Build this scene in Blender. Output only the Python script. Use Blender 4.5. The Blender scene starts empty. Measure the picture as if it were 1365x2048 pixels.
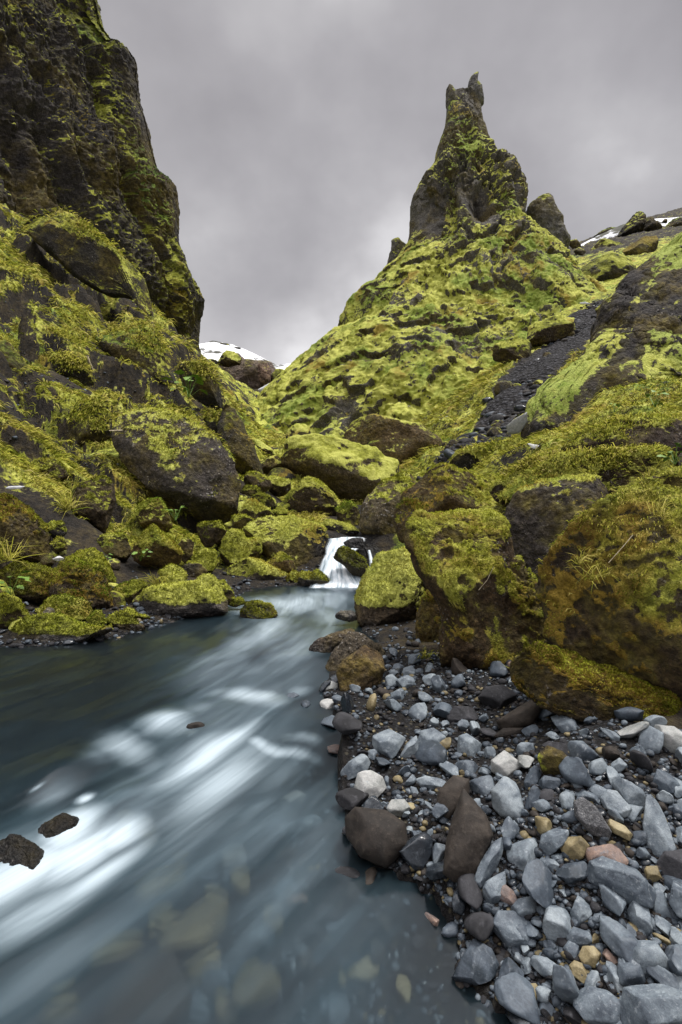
import bpy, math, random
import numpy as np
R = math.radians
C = bpy.context.scene.collection
SC = bpy.context.scene

# ------------------------------------------------------------------ camera, world, sun, exposure
FPX, CX, HY, CH = 1138.0, 682.5, 960.0, 1.3          # focal length in photo pixels, centre column, horizon row, eye height
cam = bpy.data.cameras.new('camera'); camo = bpy.data.objects.new('camera', cam); C.objects.link(camo)
camo.location = (0, 0, CH); camo.rotation_euler = (R(90), 0, 0)
cam.sensor_fit = 'VERTICAL'; cam.sensor_height = 36; cam.lens = 36 * FPX / 2048
cam.shift_y = -(1024 - HY) / 2048; cam.clip_start = .05; cam.clip_end = 3000
SC.camera = camo
SUN_EL, SUN_AZ = R(68), R(72)                         # high behind thin cloud, to the right
w = bpy.data.worlds.new('World'); SC.world = w; w.use_nodes = True
SC.view_settings.view_transform = 'Standard'; SC.view_settings.look = 'None'
SC.view_settings.exposure = 1.32; SC.view_settings.gamma = 1
SC.render.engine = 'CYCLES'
SC.cycles.use_denoising = True
SC.cycles.max_bounces = 6; SC.cycles.diffuse_bounces = 3; SC.cycles.glossy_bounces = 2
SC.cycles.transparent_max_bounces = 8; SC.cycles.transmission_bounces = 2
SC.cycles.caustics_reflective = False; SC.cycles.caustics_refractive = False

class NT:
    """small helper round a node tree"""
    def __init__(s, t): s.t = t; t.nodes.clear()
    def n(s, typ, **kw):
        nd = s.t.nodes.new(typ)
        for k, v in kw.items():
            if k.startswith('i_'):
                key = k[2:]; key = int(key) if key.isdigit() else key.replace('_', ' ')
                s.inp(nd.inputs[key], v)
            else: setattr(nd, k, v)
        return nd
    def inp(s, sock, v):
        if hasattr(v, 'is_output') or isinstance(v, bpy.types.NodeSocket): s.t.links.new(v, sock)
        elif isinstance(v, bpy.types.Node): s.t.links.new(v.outputs[0], sock)
        else:
            if sock.type == 'RGBA' and len(v) == 3: v = (*v, 1)
            sock.default_value = v
    def math(s, op, a, b=0, c=0, clamp=False):
        m = s.n('ShaderNodeMath', operation=op, use_clamp=clamp)
        for i, v in enumerate((a, b, c)): s.inp(m.inputs[i], v)
        return m.outputs[0]
    def vmath(s, op, a, b=(0, 0, 0)):
        m = s.n('ShaderNodeVectorMath', operation=op)
        s.inp(m.inputs[0], a); s.inp(m.inputs[1], b); return m.outputs[0]
    def mix(s, f, a, b, blend='MIX'):
        m = s.n('ShaderNodeMix', data_type='RGBA', blend_type=blend)
        s.inp(m.inputs[0], f); s.inp(m.inputs[6], a); s.inp(m.inputs[7], b); return m.outputs[2]
    def noise(s, vec, scale, detail=5, rough=.55, dist=0, out=0):
        m = s.n('ShaderNodeTexNoise'); s.inp(m.inputs['Vector'], vec); m.inputs['Scale'].default_value = scale
        m.inputs['Detail'].default_value = detail; m.inputs['Roughness'].default_value = rough
        m.inputs['Distortion'].default_value = dist; return m.outputs[out]
    def voro(s, vec, scale, feature='F1', out='Distance', rnd=1):
        m = s.n('ShaderNodeTexVoronoi', feature=feature); s.inp(m.inputs['Vector'], vec)
        m.inputs['Scale'].default_value = scale; m.inputs['Randomness'].default_value = rnd; return m.outputs[out]
    def ramp(s, f, stops, interp='LINEAR'):
        m = s.n('ShaderNodeValToRGB'); s.inp(m.inputs[0], f); r = m.color_ramp; r.interpolation = interp
        while len(r.elements) > 1: r.elements.remove(r.elements[-1])
        r.elements[0].position = stops[0][0]; r.elements[0].color = (*stops[0][1], 1)
        for p, c in stops[1:]:
            e = r.elements.new(p); e.color = (*c, 1)
        return m.outputs[0]
    def step(s, v, a, b):
        m = s.n('ShaderNodeMapRange', interpolation_type='SMOOTHSTEP')
        s.inp(m.inputs[0], v); s.inp(m.inputs[1], a); s.inp(m.inputs[2], b); return m.outputs[0]
    def bump(s, h, strength, dist, normal=None):
        m = s.n('ShaderNodeBump'); m.inputs['Strength'].default_value = strength; m.inputs['Distance'].default_value = dist
        s.inp(m.inputs['Height'], h)
        if normal is not None: s.inp(m.inputs['Normal'], normal)
        return m.outputs[0]
    def attr(s, name, out='Fac', typ='GEOMETRY'):
        return s.n('ShaderNodeAttribute', attribute_name=name, attribute_type=typ).outputs[out]

g = NT(w.node_tree)                                   # overcast dome over a Nishita sky
sky = g.n('ShaderNodeTexSky', sky_type='NISHITA', sun_disc=False, sun_elevation=SUN_EL, sun_rotation=SUN_AZ)
tc = g.n('ShaderNodeTexCoord').outputs['Generated']
sep = g.n('ShaderNodeSeparateXYZ'); g.inp(sep.inputs[0], tc)
zz = g.math('ADD', g.math('MAXIMUM', sep.outputs[2], 0), .75)
cmb = g.n('ShaderNodeCombineXYZ')
g.inp(cmb.inputs[0], g.math('DIVIDE', sep.outputs[0], zz)); g.inp(cmb.inputs[1], g.math('DIVIDE', sep.outputs[1], zz))
big = g.noise(cmb.outputs[0], 1.5, 2, .5, .2); fine = g.noise(cmb.outputs[0], 3.6, 5, .5, 0)
cl = g.math('ADD', g.math('ADD', g.math('MULTIPLY', big, .62), g.math('MULTIPLY', fine, .38)), g.math('MULTIPLY', sep.outputs[0], -.10))
cl = g.math('ADD', g.math('MULTIPLY', g.math('SUBTRACT', cl, .5), 1.45), .475)
val = g.ramp(cl, [(.36, (.66, .625, .64)), (.45, (.82, .785, .80)), (.52, (1.0, .965, .975)), (.60, (1.38, 1.345, 1.355))])
hor = g.math('ADD', 1, g.math('MULTIPLY', g.step(sep.outputs[2], .34, .02), .75))       # bright band low in the valley
zen = g.math('ADD', 1, g.math('MULTIPLY', g.step(sep.outputs[2], .66, .92), 4.6))       # overcast skies brighten overhead; gain boosted above the view to light the ground
lvl = g.math('MULTIPLY', g.math('MULTIPLY', hor, zen), 2.1)
cv = g.n('ShaderNodeVectorMath', operation='SCALE'); g.inp(cv.inputs[0], val); g.inp(cv.inputs['Scale'], lvl)
bg = g.n('ShaderNodeBackground'); bg.inputs[1].default_value = .1
g.inp(bg.inputs[0], g.mix(.96, sky.outputs[0], cv.outputs[0]))
g.inp(g.n('ShaderNodeOutputWorld').inputs[0], bg.outputs[0])
sl = bpy.data.lights.new('sun', 'SUN'); sl.energy = 1.5; sl.angle = R(14); sl.color = (1, .97, .92)
so = bpy.data.objects.new('sun', sl); C.objects.link(so)
so.rotation_euler = (R(90) - SUN_EL, 0, -SUN_AZ + R(180))

# ------------------------------------------------------------------ noise
rng = np.random.default_rng(7)
PERM = np.tile(rng.permutation(256), 3).astype(np.int32)
GRAD = rng.normal(size=(256, 3)); GRAD = (GRAD / np.linalg.norm(GRAD, axis=1)[:, None]).astype(np.float32)
G0, G1, G2 = (np.ascontiguousarray(GRAD[:, i]) for i in range(3))
def _perlin(p):
    pi = np.floor(p); f = p - pi; pi = pi.astype(np.int32) & 255
    x, y, z = (np.ascontiguousarray(f[:, i]) for i in range(3)); i0, i1, i2 = (np.ascontiguousarray(pi[:, i]) for i in range(3))
    ux, uy, uz = (t * t * t * (t * (t * 6 - 15) + 10) for t in (x, y, z)); r = []
    a0, a1 = PERM.take(i0), PERM.take(i0 + 1)
    for dz in (0, 1):
        ly = []
        for dy in (0, 1):
            b0, b1 = PERM.take(a0 + i1 + dy), PERM.take(a1 + i1 + dy)
            h = PERM.take(b0 + i2 + dz); v0 = G0.take(h) * x + G1.take(h) * (y - dy) + G2.take(h) * (z - dz)
            h = PERM.take(b1 + i2 + dz); v1 = G0.take(h) * (x - 1) + G1.take(h) * (y - dy) + G2.take(h) * (z - dz)
            ly.append(v0 + ux * (v1 - v0))
        r.append(ly[0] + uy * (ly[1] - ly[0]))
    return (r[0] + uz * (r[1] - r[0])) * 1.5
from concurrent.futures import ThreadPoolExecutor
POOL = ThreadPoolExecutor(4)
def perlin(p):
    p = np.asarray(p, np.float32)
    if len(p) < 30000: return _perlin(p)
    return np.concatenate(list(POOL.map(_perlin, [p[i:i + 16384] for i in range(0, len(p), 16384)])))
def fbm(p, o=5, gain=.5, seed=0):
    p = np.asarray(p, np.float32) + seed * 17.37; s = 0; a = 1; t = 0
    for i in range(o):
        s = s + a * perlin(p); t += a; a *= gain; p = p * 2.03 + 5.1
    return s / t
def ridged(p, o=5, gain=.5, seed=0):
    p = np.asarray(p, np.float32) + seed * 11.7; s = 0; a = 1; t = 0
    for i in range(o):
        s = s + a * (1 - 2 * np.abs(perlin(p))); t += a; a *= gain; p = p * 2.03 + 3.3
    return s / t
def billow(p, o=3, gain=.5, seed=0): return -ridged(p, o, gain, seed)
def sst(x, a, b): t = np.clip((x - a) / (b - a), 0, 1); return t * t * (3 - 2 * t)

# ------------------------------------------------------------------ mesh helpers
def build(name, v, f, mat, parent=None, attrs=None, smooth=True, uv=None):
    """one mesh object from arrays: v (n,3), f (m,3 or 4)"""
    v = np.ascontiguousarray(v, np.float32); f = np.ascontiguousarray(f, np.int32)
    me = bpy.data.meshes.new(name); k = f.shape[1]
    me.vertices.add(len(v)); me.vertices.foreach_set('co', v.ravel())
    me.loops.add(f.size); me.loops.foreach_set('vertex_index', f.ravel())
    me.polygons.add(len(f)); me.polygons.foreach_set('loop_start', np.arange(0, f.size, k, dtype=np.int32))
    me.polygons.foreach_set('use_smooth', np.full(len(f), smooth, bool))
    me.update(calc_edges=True)
    for n, a in (attrs or {}).items():
        at = me.attributes.new(n, 'FLOAT', 'POINT'); at.data.foreach_set('value', np.ascontiguousarray(a, np.float32))
    if mat: me.materials.append(mat)
    o = bpy.data.objects.new(name, me); C.objects.link(o)
    if parent: o.parent = parent
    return o
def tag(o, label=None, cat=None, group=None, kind=None):
    if label: o['label'] = label
    if cat: o['category'] = cat
    if group: o['group'] = group
    if kind: o['kind'] = kind
    return o
def gridfaces(nr, nc, wrap=False):
    i = np.arange(nr - 1)[:, None] * nc; j = np.arange(nc if wrap else nc - 1)[None, :]; j2 = (j + 1) % nc
    return np.stack([i + j, i + j2, i + nc + j2, i + nc + j], -1).reshape(-1, 4)
def vnormals(v, f):
    a = v[f[:, 1]] - v[f[:, 0]]; b = v[f[:, -1]] - v[f[:, 0]]; n = np.cross(a, b); out = np.zeros_like(v)
    for k in range(f.shape[1]):
        for c in range(3): out[:, c] += np.bincount(f[:, k], n[:, c], len(v))
    return out / (np.linalg.norm(out, axis=1)[:, None] + 1e-12)
_ico = {}
def ico(sub):
    if sub not in _ico:
        import bmesh
        b = bmesh.new(); bmesh.ops.create_icosphere(b, subdivisions=sub, radius=1)
        _ico[sub] = (np.array([q.co[:] for q in b.verts]), np.array([[q.index for q in t.verts] for t in b.faces])); b.free()
    return _ico[sub]
def P(px, py, Y): return np.array([(px - CX) / FPX * Y, Y, CH + (HY - py) / FPX * Y])
ZT = dict(f=(0, 0, 1), A=(0, 380, 2.844), C=(0, 900, 2.844), r3=(0, 683, 2), r4=(683, 683, 2), r2=(683, 0, 2), r6=(683, 1366, 2),
          r7=(380, 640, 3.4125), E=(560, 1160, 3.4125), G=(840, 1300, 2.6), B=(1000, 400, 3.74))
def zpts(z, pts):
    x, y, s = ZT[z]; return np.array([(x + a / s, y + b / s) for a, b in pts], float)

# ------------------------------------------------------------------ materials
MATS = {}
def newmat(name):
    m = bpy.data.materials.new(name); m.use_nodes = True; MATS[name] = m; return NT(m.node_tree)
def out(g, bsdf): g.inp(g.n('ShaderNodeOutputMaterial').inputs[0], bsdf)
def principled(g, col, rough, normal=None, spec=.3):
    b = g.n('ShaderNodeBsdfPrincipled'); g.inp(b.inputs['Base Color'], col); g.inp(b.inputs['Roughness'], rough)
    b.inputs['Specular IOR Level'].default_value = spec
    if normal is not None: g.inp(b.inputs['Normal'], normal)
    return b.outputs[0]
def moss_colour(g, pos, s, hue=None, rust=0, green=0):
    a = g.noise(pos, 1.6 * s, 6, .6); b = g.noise(pos, .55 * s, 4, .55); c = g.noise(pos, 9 * s, 4, .6)
    f = g.math('ADD', g.math('ADD', g.math('MULTIPLY', a, .55), g.math('MULTIPLY', c, .45)), .022)
    if hue is not None: f = g.math('ADD', f, g.math('MULTIPLY', g.math('SUBTRACT', hue, .5), .35))
    yel = g.ramp(f, [(.36, (.040, .036, .006)), (.44, (.115, .122, .014)), (.52, (.31, .325, .036)), (.61, (.54, .55, .12))])
    grn = g.ramp(f, [(.36, (.028, .042, .006)), (.45, (.09, .14, .016)), (.54, (.20, .27, .03)), (.63, (.34, .40, .08))])
    org = g.ramp(f, [(.32, (.045, .022, .004)), (.5, (.14, .075, .008)), (.66, (.27, .16, .015))])
    col = g.mix(g.step(b, .54 - .16 * green, .66 - .14 * green), yel, grn)
    return g.mix(g.math('MULTIPLY', g.step(g.noise(pos, .8 * s, 4, .6), .55 - .13 * rust, .66 - .08 * rust), .75 + .15 * rust), col, org)
def rock_material(name, s, lichen=.25, rust=0, green=0):
    g = newmat(name); pos = g.n('ShaderNodeNewGeometry').outputs['Position']
    tint = g.n('ShaderNodeObjectInfo'); rc = tint.outputs['Color']; hue = tint.outputs['Alpha']
    n1 = g.noise(pos, 2.2 * s, 7, .62); n2 = g.noise(pos, 14 * s, 6, .65); vo = g.voro(pos, 20 * s)
    rock = g.mix(g.math('MULTIPLY', n1, 1.0), g.mix(1, rc, (.22, .21, .20), 'MULTIPLY'), g.mix(1, rc, (1.45, 1.38, 1.3), 'MULTIPLY'))
    rock = g.mix(g.step(n2, .40, .62), g.mix(1, rock, (.55, .55, .56), 'MULTIPLY'), rock)
    m = g.attr('moss')
    li = g.math('MULTIPLY', g.step(g.noise(pos, 26 * s, 3, .6), .60, .68), g.step(g.noise(pos, 1.8 * s, 3, .5), .45, .65))
    rock = g.mix(g.math('MULTIPLY', li, lichen * 3), rock, (.30, .28, .26))
    gr_ = g.noise(pos, 55 * s, 3, .7); rock = g.mix(g.step(gr_, .56, .66), rock, g.mix(1, rock, (2.3, 2.25, 2.1), 'MULTIPLY')); rock = g.mix(g.step(gr_, .44, .36), rock, g.mix(1, rock, (.45, .45, .45), 'MULTIPLY'))
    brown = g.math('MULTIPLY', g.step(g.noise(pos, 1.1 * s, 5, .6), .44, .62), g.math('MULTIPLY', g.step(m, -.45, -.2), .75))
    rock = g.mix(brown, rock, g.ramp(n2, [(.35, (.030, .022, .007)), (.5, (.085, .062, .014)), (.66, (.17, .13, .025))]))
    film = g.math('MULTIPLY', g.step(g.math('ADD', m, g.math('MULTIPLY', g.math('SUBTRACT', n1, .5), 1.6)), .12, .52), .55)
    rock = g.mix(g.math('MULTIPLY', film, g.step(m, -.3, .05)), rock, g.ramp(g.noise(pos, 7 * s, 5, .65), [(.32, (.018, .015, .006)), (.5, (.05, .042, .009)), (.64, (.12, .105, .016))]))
    e = g.math('ADD', m, g.math('ADD', g.math('MULTIPLY', g.math('SUBTRACT', g.noise(pos, 5 * s, 6, .65), .5), .9),
                                g.math('MULTIPLY', g.math('SUBTRACT', n2, .5), .8)))
    mask = g.step(e, .44, .56)
    col = g.mix(mask, rock, moss_colour(g, pos, s, hue, rust, green))
    wet = g.attr('wet'); col = g.mix(wet, col, g.mix(1, col, (.38, .37, .38), 'MULTIPLY'))
    hr = g.math('ADD', g.math('MULTIPLY', n2, .6), g.math('MULTIPLY', vo, .35)); hm = g.noise(pos, 38 * s, 3, .7)
    h = g.mix(mask, g.math('ADD', hr, g.math('MULTIPLY', gr_, .35)), hm)
    bm = g.bump(h, 1.0, .06 / s)
    out(g, principled(g, col, g.mix(wet, (.9, .9, .9), (.28, .28, .28)), bm, .3)); return MATS[name]
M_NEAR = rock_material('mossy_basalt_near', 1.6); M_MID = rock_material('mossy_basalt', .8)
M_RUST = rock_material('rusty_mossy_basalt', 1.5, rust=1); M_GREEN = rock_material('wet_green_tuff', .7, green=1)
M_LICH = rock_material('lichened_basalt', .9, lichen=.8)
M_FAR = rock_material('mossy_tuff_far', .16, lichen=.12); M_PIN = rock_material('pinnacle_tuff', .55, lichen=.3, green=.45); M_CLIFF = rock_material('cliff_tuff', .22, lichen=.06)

g = newmat('moss_fuzz'); pos = g.n('ShaderNodeNewGeometry').outputs['Position']
oi = g.n('ShaderNodeObjectInfo')
col = moss_colour(g, pos, 1.2, oi.outputs['Alpha'])
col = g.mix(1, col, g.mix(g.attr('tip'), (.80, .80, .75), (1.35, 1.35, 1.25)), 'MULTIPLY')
d = g.n('ShaderNodeBsdfDiffuse'); g.inp(d.inputs[0], col); t = g.n('ShaderNodeBsdfTranslucent'); g.inp(t.inputs[0], col)
mx = g.n('ShaderNodeMixShader'); mx.inputs[0].default_value = .25; g.inp(mx.inputs[1], d); g.inp(mx.inputs[2], t); out(g, mx.outputs[0])

g = newmat('grass_blades'); pos = g.n('ShaderNodeNewGeometry').outputs['Position']
k = g.attr('shade'); pn = g.noise(pos, .5, 4, .6)
f = g.math('ADD', g.math('MULTIPLY', k, .55), g.math('MULTIPLY', pn, .6))
col = g.ramp(f, [(.25, (.08, .11, .015)), (.42, (.22, .26, .03)), (.56, (.42, .40, .06)), (.75, (.55, .48, .14)), (.95, (.60, .52, .26))])
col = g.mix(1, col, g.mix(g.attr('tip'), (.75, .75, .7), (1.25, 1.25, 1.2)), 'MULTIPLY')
d = g.n('ShaderNodeBsdfDiffuse'); g.inp(d.inputs[0], col); t = g.n('ShaderNodeBsdfTranslucent'); g.inp(t.inputs[0], col)
mx = g.n('ShaderNodeMixShader'); mx.inputs[0].default_value = .3; g.inp(mx.inputs[1], d); g.inp(mx.inputs[2], t); out(g, mx.outputs[0])

g = newmat('green_leaf'); pos = g.n('ShaderNodeNewGeometry').outputs['Position']
col = g.ramp(g.noise(pos, 25, 3), [(.3, (.05, .11, .012)), (.7, (.17, .28, .04))])
out(g, principled(g, col, .5))
g = newmat('snow'); pos = g.n('ShaderNodeNewGeometry').outputs['Position']
out(g, principled(g, g.ramp(g.noise(pos, 1.2, 5), [(.35, (.62, .64, .68)), (.65, (.82, .83, .85))]), .7, g.bump(g.noise(pos, 6, 5), .4, .05)))
g = newmat('dead_twig'); pos = g.n('ShaderNodeNewGeometry').outputs['Position']
out(g, principled(g, g.ramp(g.noise(pos, 30, 3), [(.3, (.25, .2, .12)), (.7, (.55, .48, .34))]), .8))

def stone_material(name, lo, mid, hi, spot, rough=.62, s=1.0):
    g = newmat(name); tcn = g.n('ShaderNodeTexCoord').outputs['Object']; oi = g.n('ShaderNodeObjectInfo')
    rnd = oi.outputs['Random']
    off = g.n('ShaderNodeCombineXYZ'); g.inp(off.inputs[0], g.math('MULTIPLY', rnd, 37)); g.inp(off.inputs[1], g.math('MULTIPLY', rnd, 91))
    p = g.vmath('ADD', tcn, off.outputs[0])
    n1 = g.noise(p, 20 * s, 6, .6, .4); n2 = g.noise(p, 240 * s, 4, .65); n3 = g.noise(p, 75 * s, 4, .6)
    f = g.math('ADD', n1, g.math('MULTIPLY', g.math('SUBTRACT', rnd, .5), .28))
    col = g.ramp(f, [(.30, lo), (.5, mid), (.7, hi)])
    col = g.mix(g.math('MULTIPLY', g.step(n3, .56, .70), .55), col, spot)
    col = g.mix(g.math('MULTIPLY', g.step(n2, .44, .60), .45), g.mix(1, col, (.62, .62, .63), 'MULTIPLY'), col)
    wet = g.attr('wet'); col = g.mix(wet, col, g.mix(1, col, (.35, .35, .36), 'MULTIPLY'))
    bm = g.bump(g.math('ADD', g.math('MULTIPLY', n2, .5), n3), .5, .003)
    out(g, principled(g, col, g.mix(wet, (rough,) * 3, (.2, .2, .2)), bm, .4)); return MATS[name]
stone_material('slate_stone', (.075, .095, .120), (.165, .20, .23), (.30, .345, .37), (.40, .44, .47))
stone_material('dark_slate_stone', (.03, .042, .055), (.07, .09, .115), (.12, .15, .18), (.18, .21, .24))
stone_material('wet_slate_stone', (.014, .018, .024), (.035, .043, .053), (.075, .09, .105), (.11, .13, .15), .22)
stone_material('brown_stone', (.016, .012, .009), (.034, .026, .020), (.060, .047, .036), (.08, .065, .05), .8)
stone_material('tan_stone', (.12, .095, .045), (.25, .20, .10), (.38, .32, .18), (.20, .17, .07))
stone_material('rust_stone', (.10, .085, .08), (.21, .155, .135), (.36, .24, .18), (.18, .205, .235))
stone_material('pale_stone', (.22, .23, .22), (.36, .37, .35), (.50, .50, .48), (.30, .34, .36))
stone_material('lava_stone', (.012, .012, .014), (.028, .028, .032), (.055, .055, .062), (.09, .09, .10), .85)
stone_material('white_stone', (.5, .5, .5), (.68, .68, .67), (.8, .8, .8), (.6, .6, .58))

g = newmat('ground_earth')                             # moss, soil, scree and dark gravel, told apart by vertex masks
pos = g.n('ShaderNodeNewGeometry').outputs['Position']
n1 = g.noise(pos, 1.3, 7, .62); n2 = g.noise(pos, 11, 6, .65); vo = g.voro(pos, 9); vo2 = g.voro(pos, 45)
soil = g.ramp(g.math('ADD', g.math('MULTIPLY', n1, .5), g.math('MULTIPLY', n2, .5)),
              [(.36, (.007, .006, .005)), (.48, (.020, .016, .012)), (.58, (.050, .038, .020)), (.68, (.105, .088, .030))])
scree = g.mix(g.step(vo, .1, .6), g.ramp(g.voro(pos, 9, 'F1', 'Color'), [(.2, (.018, .018, .022)), (.8, (.085, .085, .095))]), (.012, .011, .012))
bed = g.mix(g.step(vo2, .1, .6), g.ramp(g.voro(pos, 45, 'F1', 'Color'), [(.15, (.010, .010, .012)), (.6, (.035, .038, .042)), (.9, (.10, .085, .05))]), (.008, .007, .007))
col = g.mix(g.attr('scree'), soil, scree)
e = g.math('ADD', g.attr('moss'), g.math('ADD', g.math('MULTIPLY', g.math('SUBTRACT', n1, .5), 1.0), g.math('MULTIPLY', g.math('SUBTRACT', n2, .5), .8)))
mask = g.step(e, .40, .60)
col = g.mix(mask, col, moss_colour(g, pos, 1.3))
col = g.mix(g.attr('bed'), col, bed)
h = g.math('ADD', g.math('ADD', g.math('MULTIPLY', n2, .8), g.math('MULTIPLY', g.noise(pos, 40, 4, .7), .35)), g.math('MULTIPLY', vo, g.math('MULTIPLY', g.attr('scree'), -1.2)))
out(g, principled(g, col, .85, g.bump(h, 1.0, .10), .25))

# ------------------------------------------------------------------ ground: one sheet through points read off the photograph
def level(Y): return np.interp(Y, [1.2, 1.8, 2.4, 3.2, 4.2, 7.0, 7.6, 8.2, 9, 14], [-.33, -.24, -.14, -.05, 0, 0, .0, .50, .55, .8])
def on_water(px, py):
    Y = 3.0
    for _ in range(40): Y = .5 * Y + .5 * (CH - level(min(Y, 7.4))) * FPX / max(py - HY, 20)
    return Y
CTRL = []
def ctl(px, *pairs):
    for Y, py in pairs: CTRL.append((px, Y, py))
ctl(-500, (3, 1440), (4.4, 1250), (6, 1050), (8, 880), (12, 640), (18, 420), (30, 230), (60, 120), (150, 300))
ctl(-200, (3, 1440), (4.4, 1275), (5.5, 1110), (7, 960), (9, 820), (12, 650), (17, 500), (24, 390), (40, 320), (80, 360), (200, 600))
ctl(0, (3, 1440), (4.5, 1290), (5.5, 1150), (7, 990), (9, 860), (12, 715), (16, 580), (20, 490), (26, 430), (36, 412), (60, 430), (200, 700))
ctl(100, (4.5, 1290), (9, 900), (12, 770), (16, 640), (20, 560), (26, 500), (36, 470))
ctl(200, (4.7, 1272), (5.6, 1170), (7, 1070), (9, 960), (11, 860), (13, 780), (16, 700), (20, 630), (26, 580), (40, 545), (200, 760))
ctl(320, (5.2, 1250), (9, 1020), (13, 860), (16, 770), (20, 690), (26, 640))
ctl(420, (6, 1205), (7, 1140), (9, 1060), (12, 930), (15, 840), (20, 770), (30, 740), (50, 745), (200, 800))
ctl(500, (7, 1170), (8, 1130), (10, 1055), (13, 985), (17, 910), (22, 860), (30, 830), (60, 815), (200, 830))
ctl(600, (7, 1172), (8.2, 1150), (8.9, 1100), (11, 1050), (15, 960), (20, 915), (30, 880), (60, 850))
ctl(690, (3, 1420), (5, 1255), (7, 1172), (8.3, 1075), (12, 1005), (20, 915), (30, 880), (60, 850))
ctl(850, (3.05, 1450), (3.75, 1332), (5, 1245), (6, 1185), (8, 1085), (11, 975), (15, 905), (20, 868), (28, 840), (60, 700))
ctl(1000, (1.68, 2048), (2.05, 1700), (2.75, 1500), (3.55, 1342), (4.5, 1262), (6, 1085), (8, 975), (10, 915), (14, 868), (18, 800), (24, 745), (34, 690), (60, 560))
ctl(1100, (1.62, 2048), (1.95, 1740), (2.9, 1430), (16, 805), (22, 720), (28, 660), (34, 622), (45, 585), (70, 520))
ctl(1200, (2.1, 1600), (2.7, 1425), (3.6, 1290), (5, 1060), (7, 890), (9, 845), (12, 790), (18, 720), (24, 660), (30, 610), (40, 570), (60, 500), (90, 470))
ctl(1365, (1.5, 2048), (1.9, 1750), (2.45, 1460), (3.4, 1310), (5, 1000), (7, 845), (9, 800), (12, 760), (18, 690), (30, 600), (50, 490), (75, 440), (120, 430))
ctl(1700, (1.5, 2040), (2.2, 1500), (3, 1100), (5, 820), (8, 680), (12, 590), (20, 500), (40, 430), (80, 380), (150, 380))
ctl(2100, (1.3, 2100), (2, 1500), (3, 1000), (6, 650), (12, 480), (30, 380), (100, 330))
for px in (-600, -100, 350, 700, 1000, 1400, 2000): ctl(px, (.8, 3250), (400, 860))
for px in (-300, 0, 300, 600): ctl(px, (1.3, 2400), (2, 1840))
ctl(700, (1.6, 2085), (2.5, 1605))
# rocks: (name, label, category, zone, outline, depth, options) -- collected first so that the ground meets their feet
ROCKS = []
def rock(name, label, cat, z, pts, D, **k): ROCKS.append((name, label, cat, zpts(z, pts), D, k))
G_L, G_M, G_R = 'boulders on the left bank', 'boulders round the cascade', 'boulders on the right bank'
BR, GY, DK, TN = (.075, .056, .034), (.085, .083, .08), (.040, .037, .033), (.15, .12, .085)
# --- left bank
rock('boulder', 'brown boulder with orange moss on its flat top at the left edge', 'boulder', 'C', [(-80, 280), (0, 262), (80, 265), (200, 370), (260, 440), (295, 600), (250, 650), (100, 570), (-80, 530)], 6.4, g=G_L, tint=BR, moss=.40, hue=.35, rust=1)
rock('boulder', 'rounded olive boulder above the small leafy green plant at the left edge', 'boulder', 'C', [(10, 700), (80, 640), (170, 645), (250, 690), (310, 770), (345, 830), (260, 880), (110, 870), (40, 790)], 5.5, g=G_L, moss=.55, hue=.3, rust=1)
rock('boulder', 'large dark wedge boulder with mossy back, white stone resting at its upper left', 'boulder', 'C', [(275, 680), (350, 625), (430, 650), (560, 720), (620, 800), (650, 880), (600, 945), (480, 900), (350, 850), (310, 760)], 5.55, g=G_L, moss=.48, hue=.4, tint=BR, rust=1)
rock('boulder', 'long mossy boulder slanting down behind the large dark wedge boulder', 'boulder', 'C', [(400, 600), (440, 570), (520, 590), (590, 660), (650, 760), (650, 830), (560, 760), (470, 680)], 6.0, g=G_L, moss=.6, hue=.4)
rock('boulder', 'low rounded mossy boulder wedged between the dark wedge boulder and the big shoreline boulder', 'boulder', 'C', [(650, 800), (700, 765), (770, 750), (825, 780), (820, 840), (780, 900), (690, 890)], 5.75, g=G_L, moss=.6, hue=.45)
rock('boulder', 'big yellow mossy shoreline boulder with bare grey cracked base standing in the stream', 'boulder', 'C', [(790, 880), (830, 820), (900, 790), (1100, 770), (1150, 730), (1200, 735), (1240, 790), (1290, 880), (1270, 940), (1150, 972), (960, 978), (850, 960)], 5.45, g=G_L, moss=.66, hue=.75, wetz=.10, barez=.11, tint=(.16, .15, .145))
rock('boulder', 'small dark mossy boulder on the right shoulder of the big yellow shoreline boulder', 'boulder', 'C', [(1225, 760), (1270, 755), (1330, 820), (1310, 870), (1270, 862)], 5.7, g=G_L, moss=.35, tint=DK)
rock('boulder', 'mossy hump just behind the big yellow shoreline boulder, with dry grass beside it', 'boulder', 'C', [(905, 700), (950, 665), (1010, 670), (1055, 710), (1055, 770), (960, 790)], 6.0, g=G_L, moss=.62, hue=.6)
rock('boulder', 'lumpy mossy boulder behind the grey pointed stone on the left shore', 'boulder', 'C', [(215, 910), (270, 850), (350, 840), (470, 870), (510, 930), (490, 1010), (380, 990), (300, 960)], 5.05, g=G_L, moss=.66, hue=.5)
rock('pointed_stone', 'bare light grey pointed stone between two mossy shore boulders', 'stone', 'C', [(215, 955), (280, 903), (318, 955), (280, 965)], 4.82, g=G_L, moss=-.3, tint=(.30, .31, .31))
rock('boulder', 'long low mossy boulder with wet grey foot at the waterline, lower left', 'boulder', 'C', [(30, 1082), (120, 1010), (220, 955), (320, 955), (420, 1000), (520, 1030), (625, 1062), (560, 1085), (300, 1100), (130, 1108)], 4.62, g=G_L, moss=.62, hue=.45, wetz=.06, barez=.05, tint=(.14, .14, .14))
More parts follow.
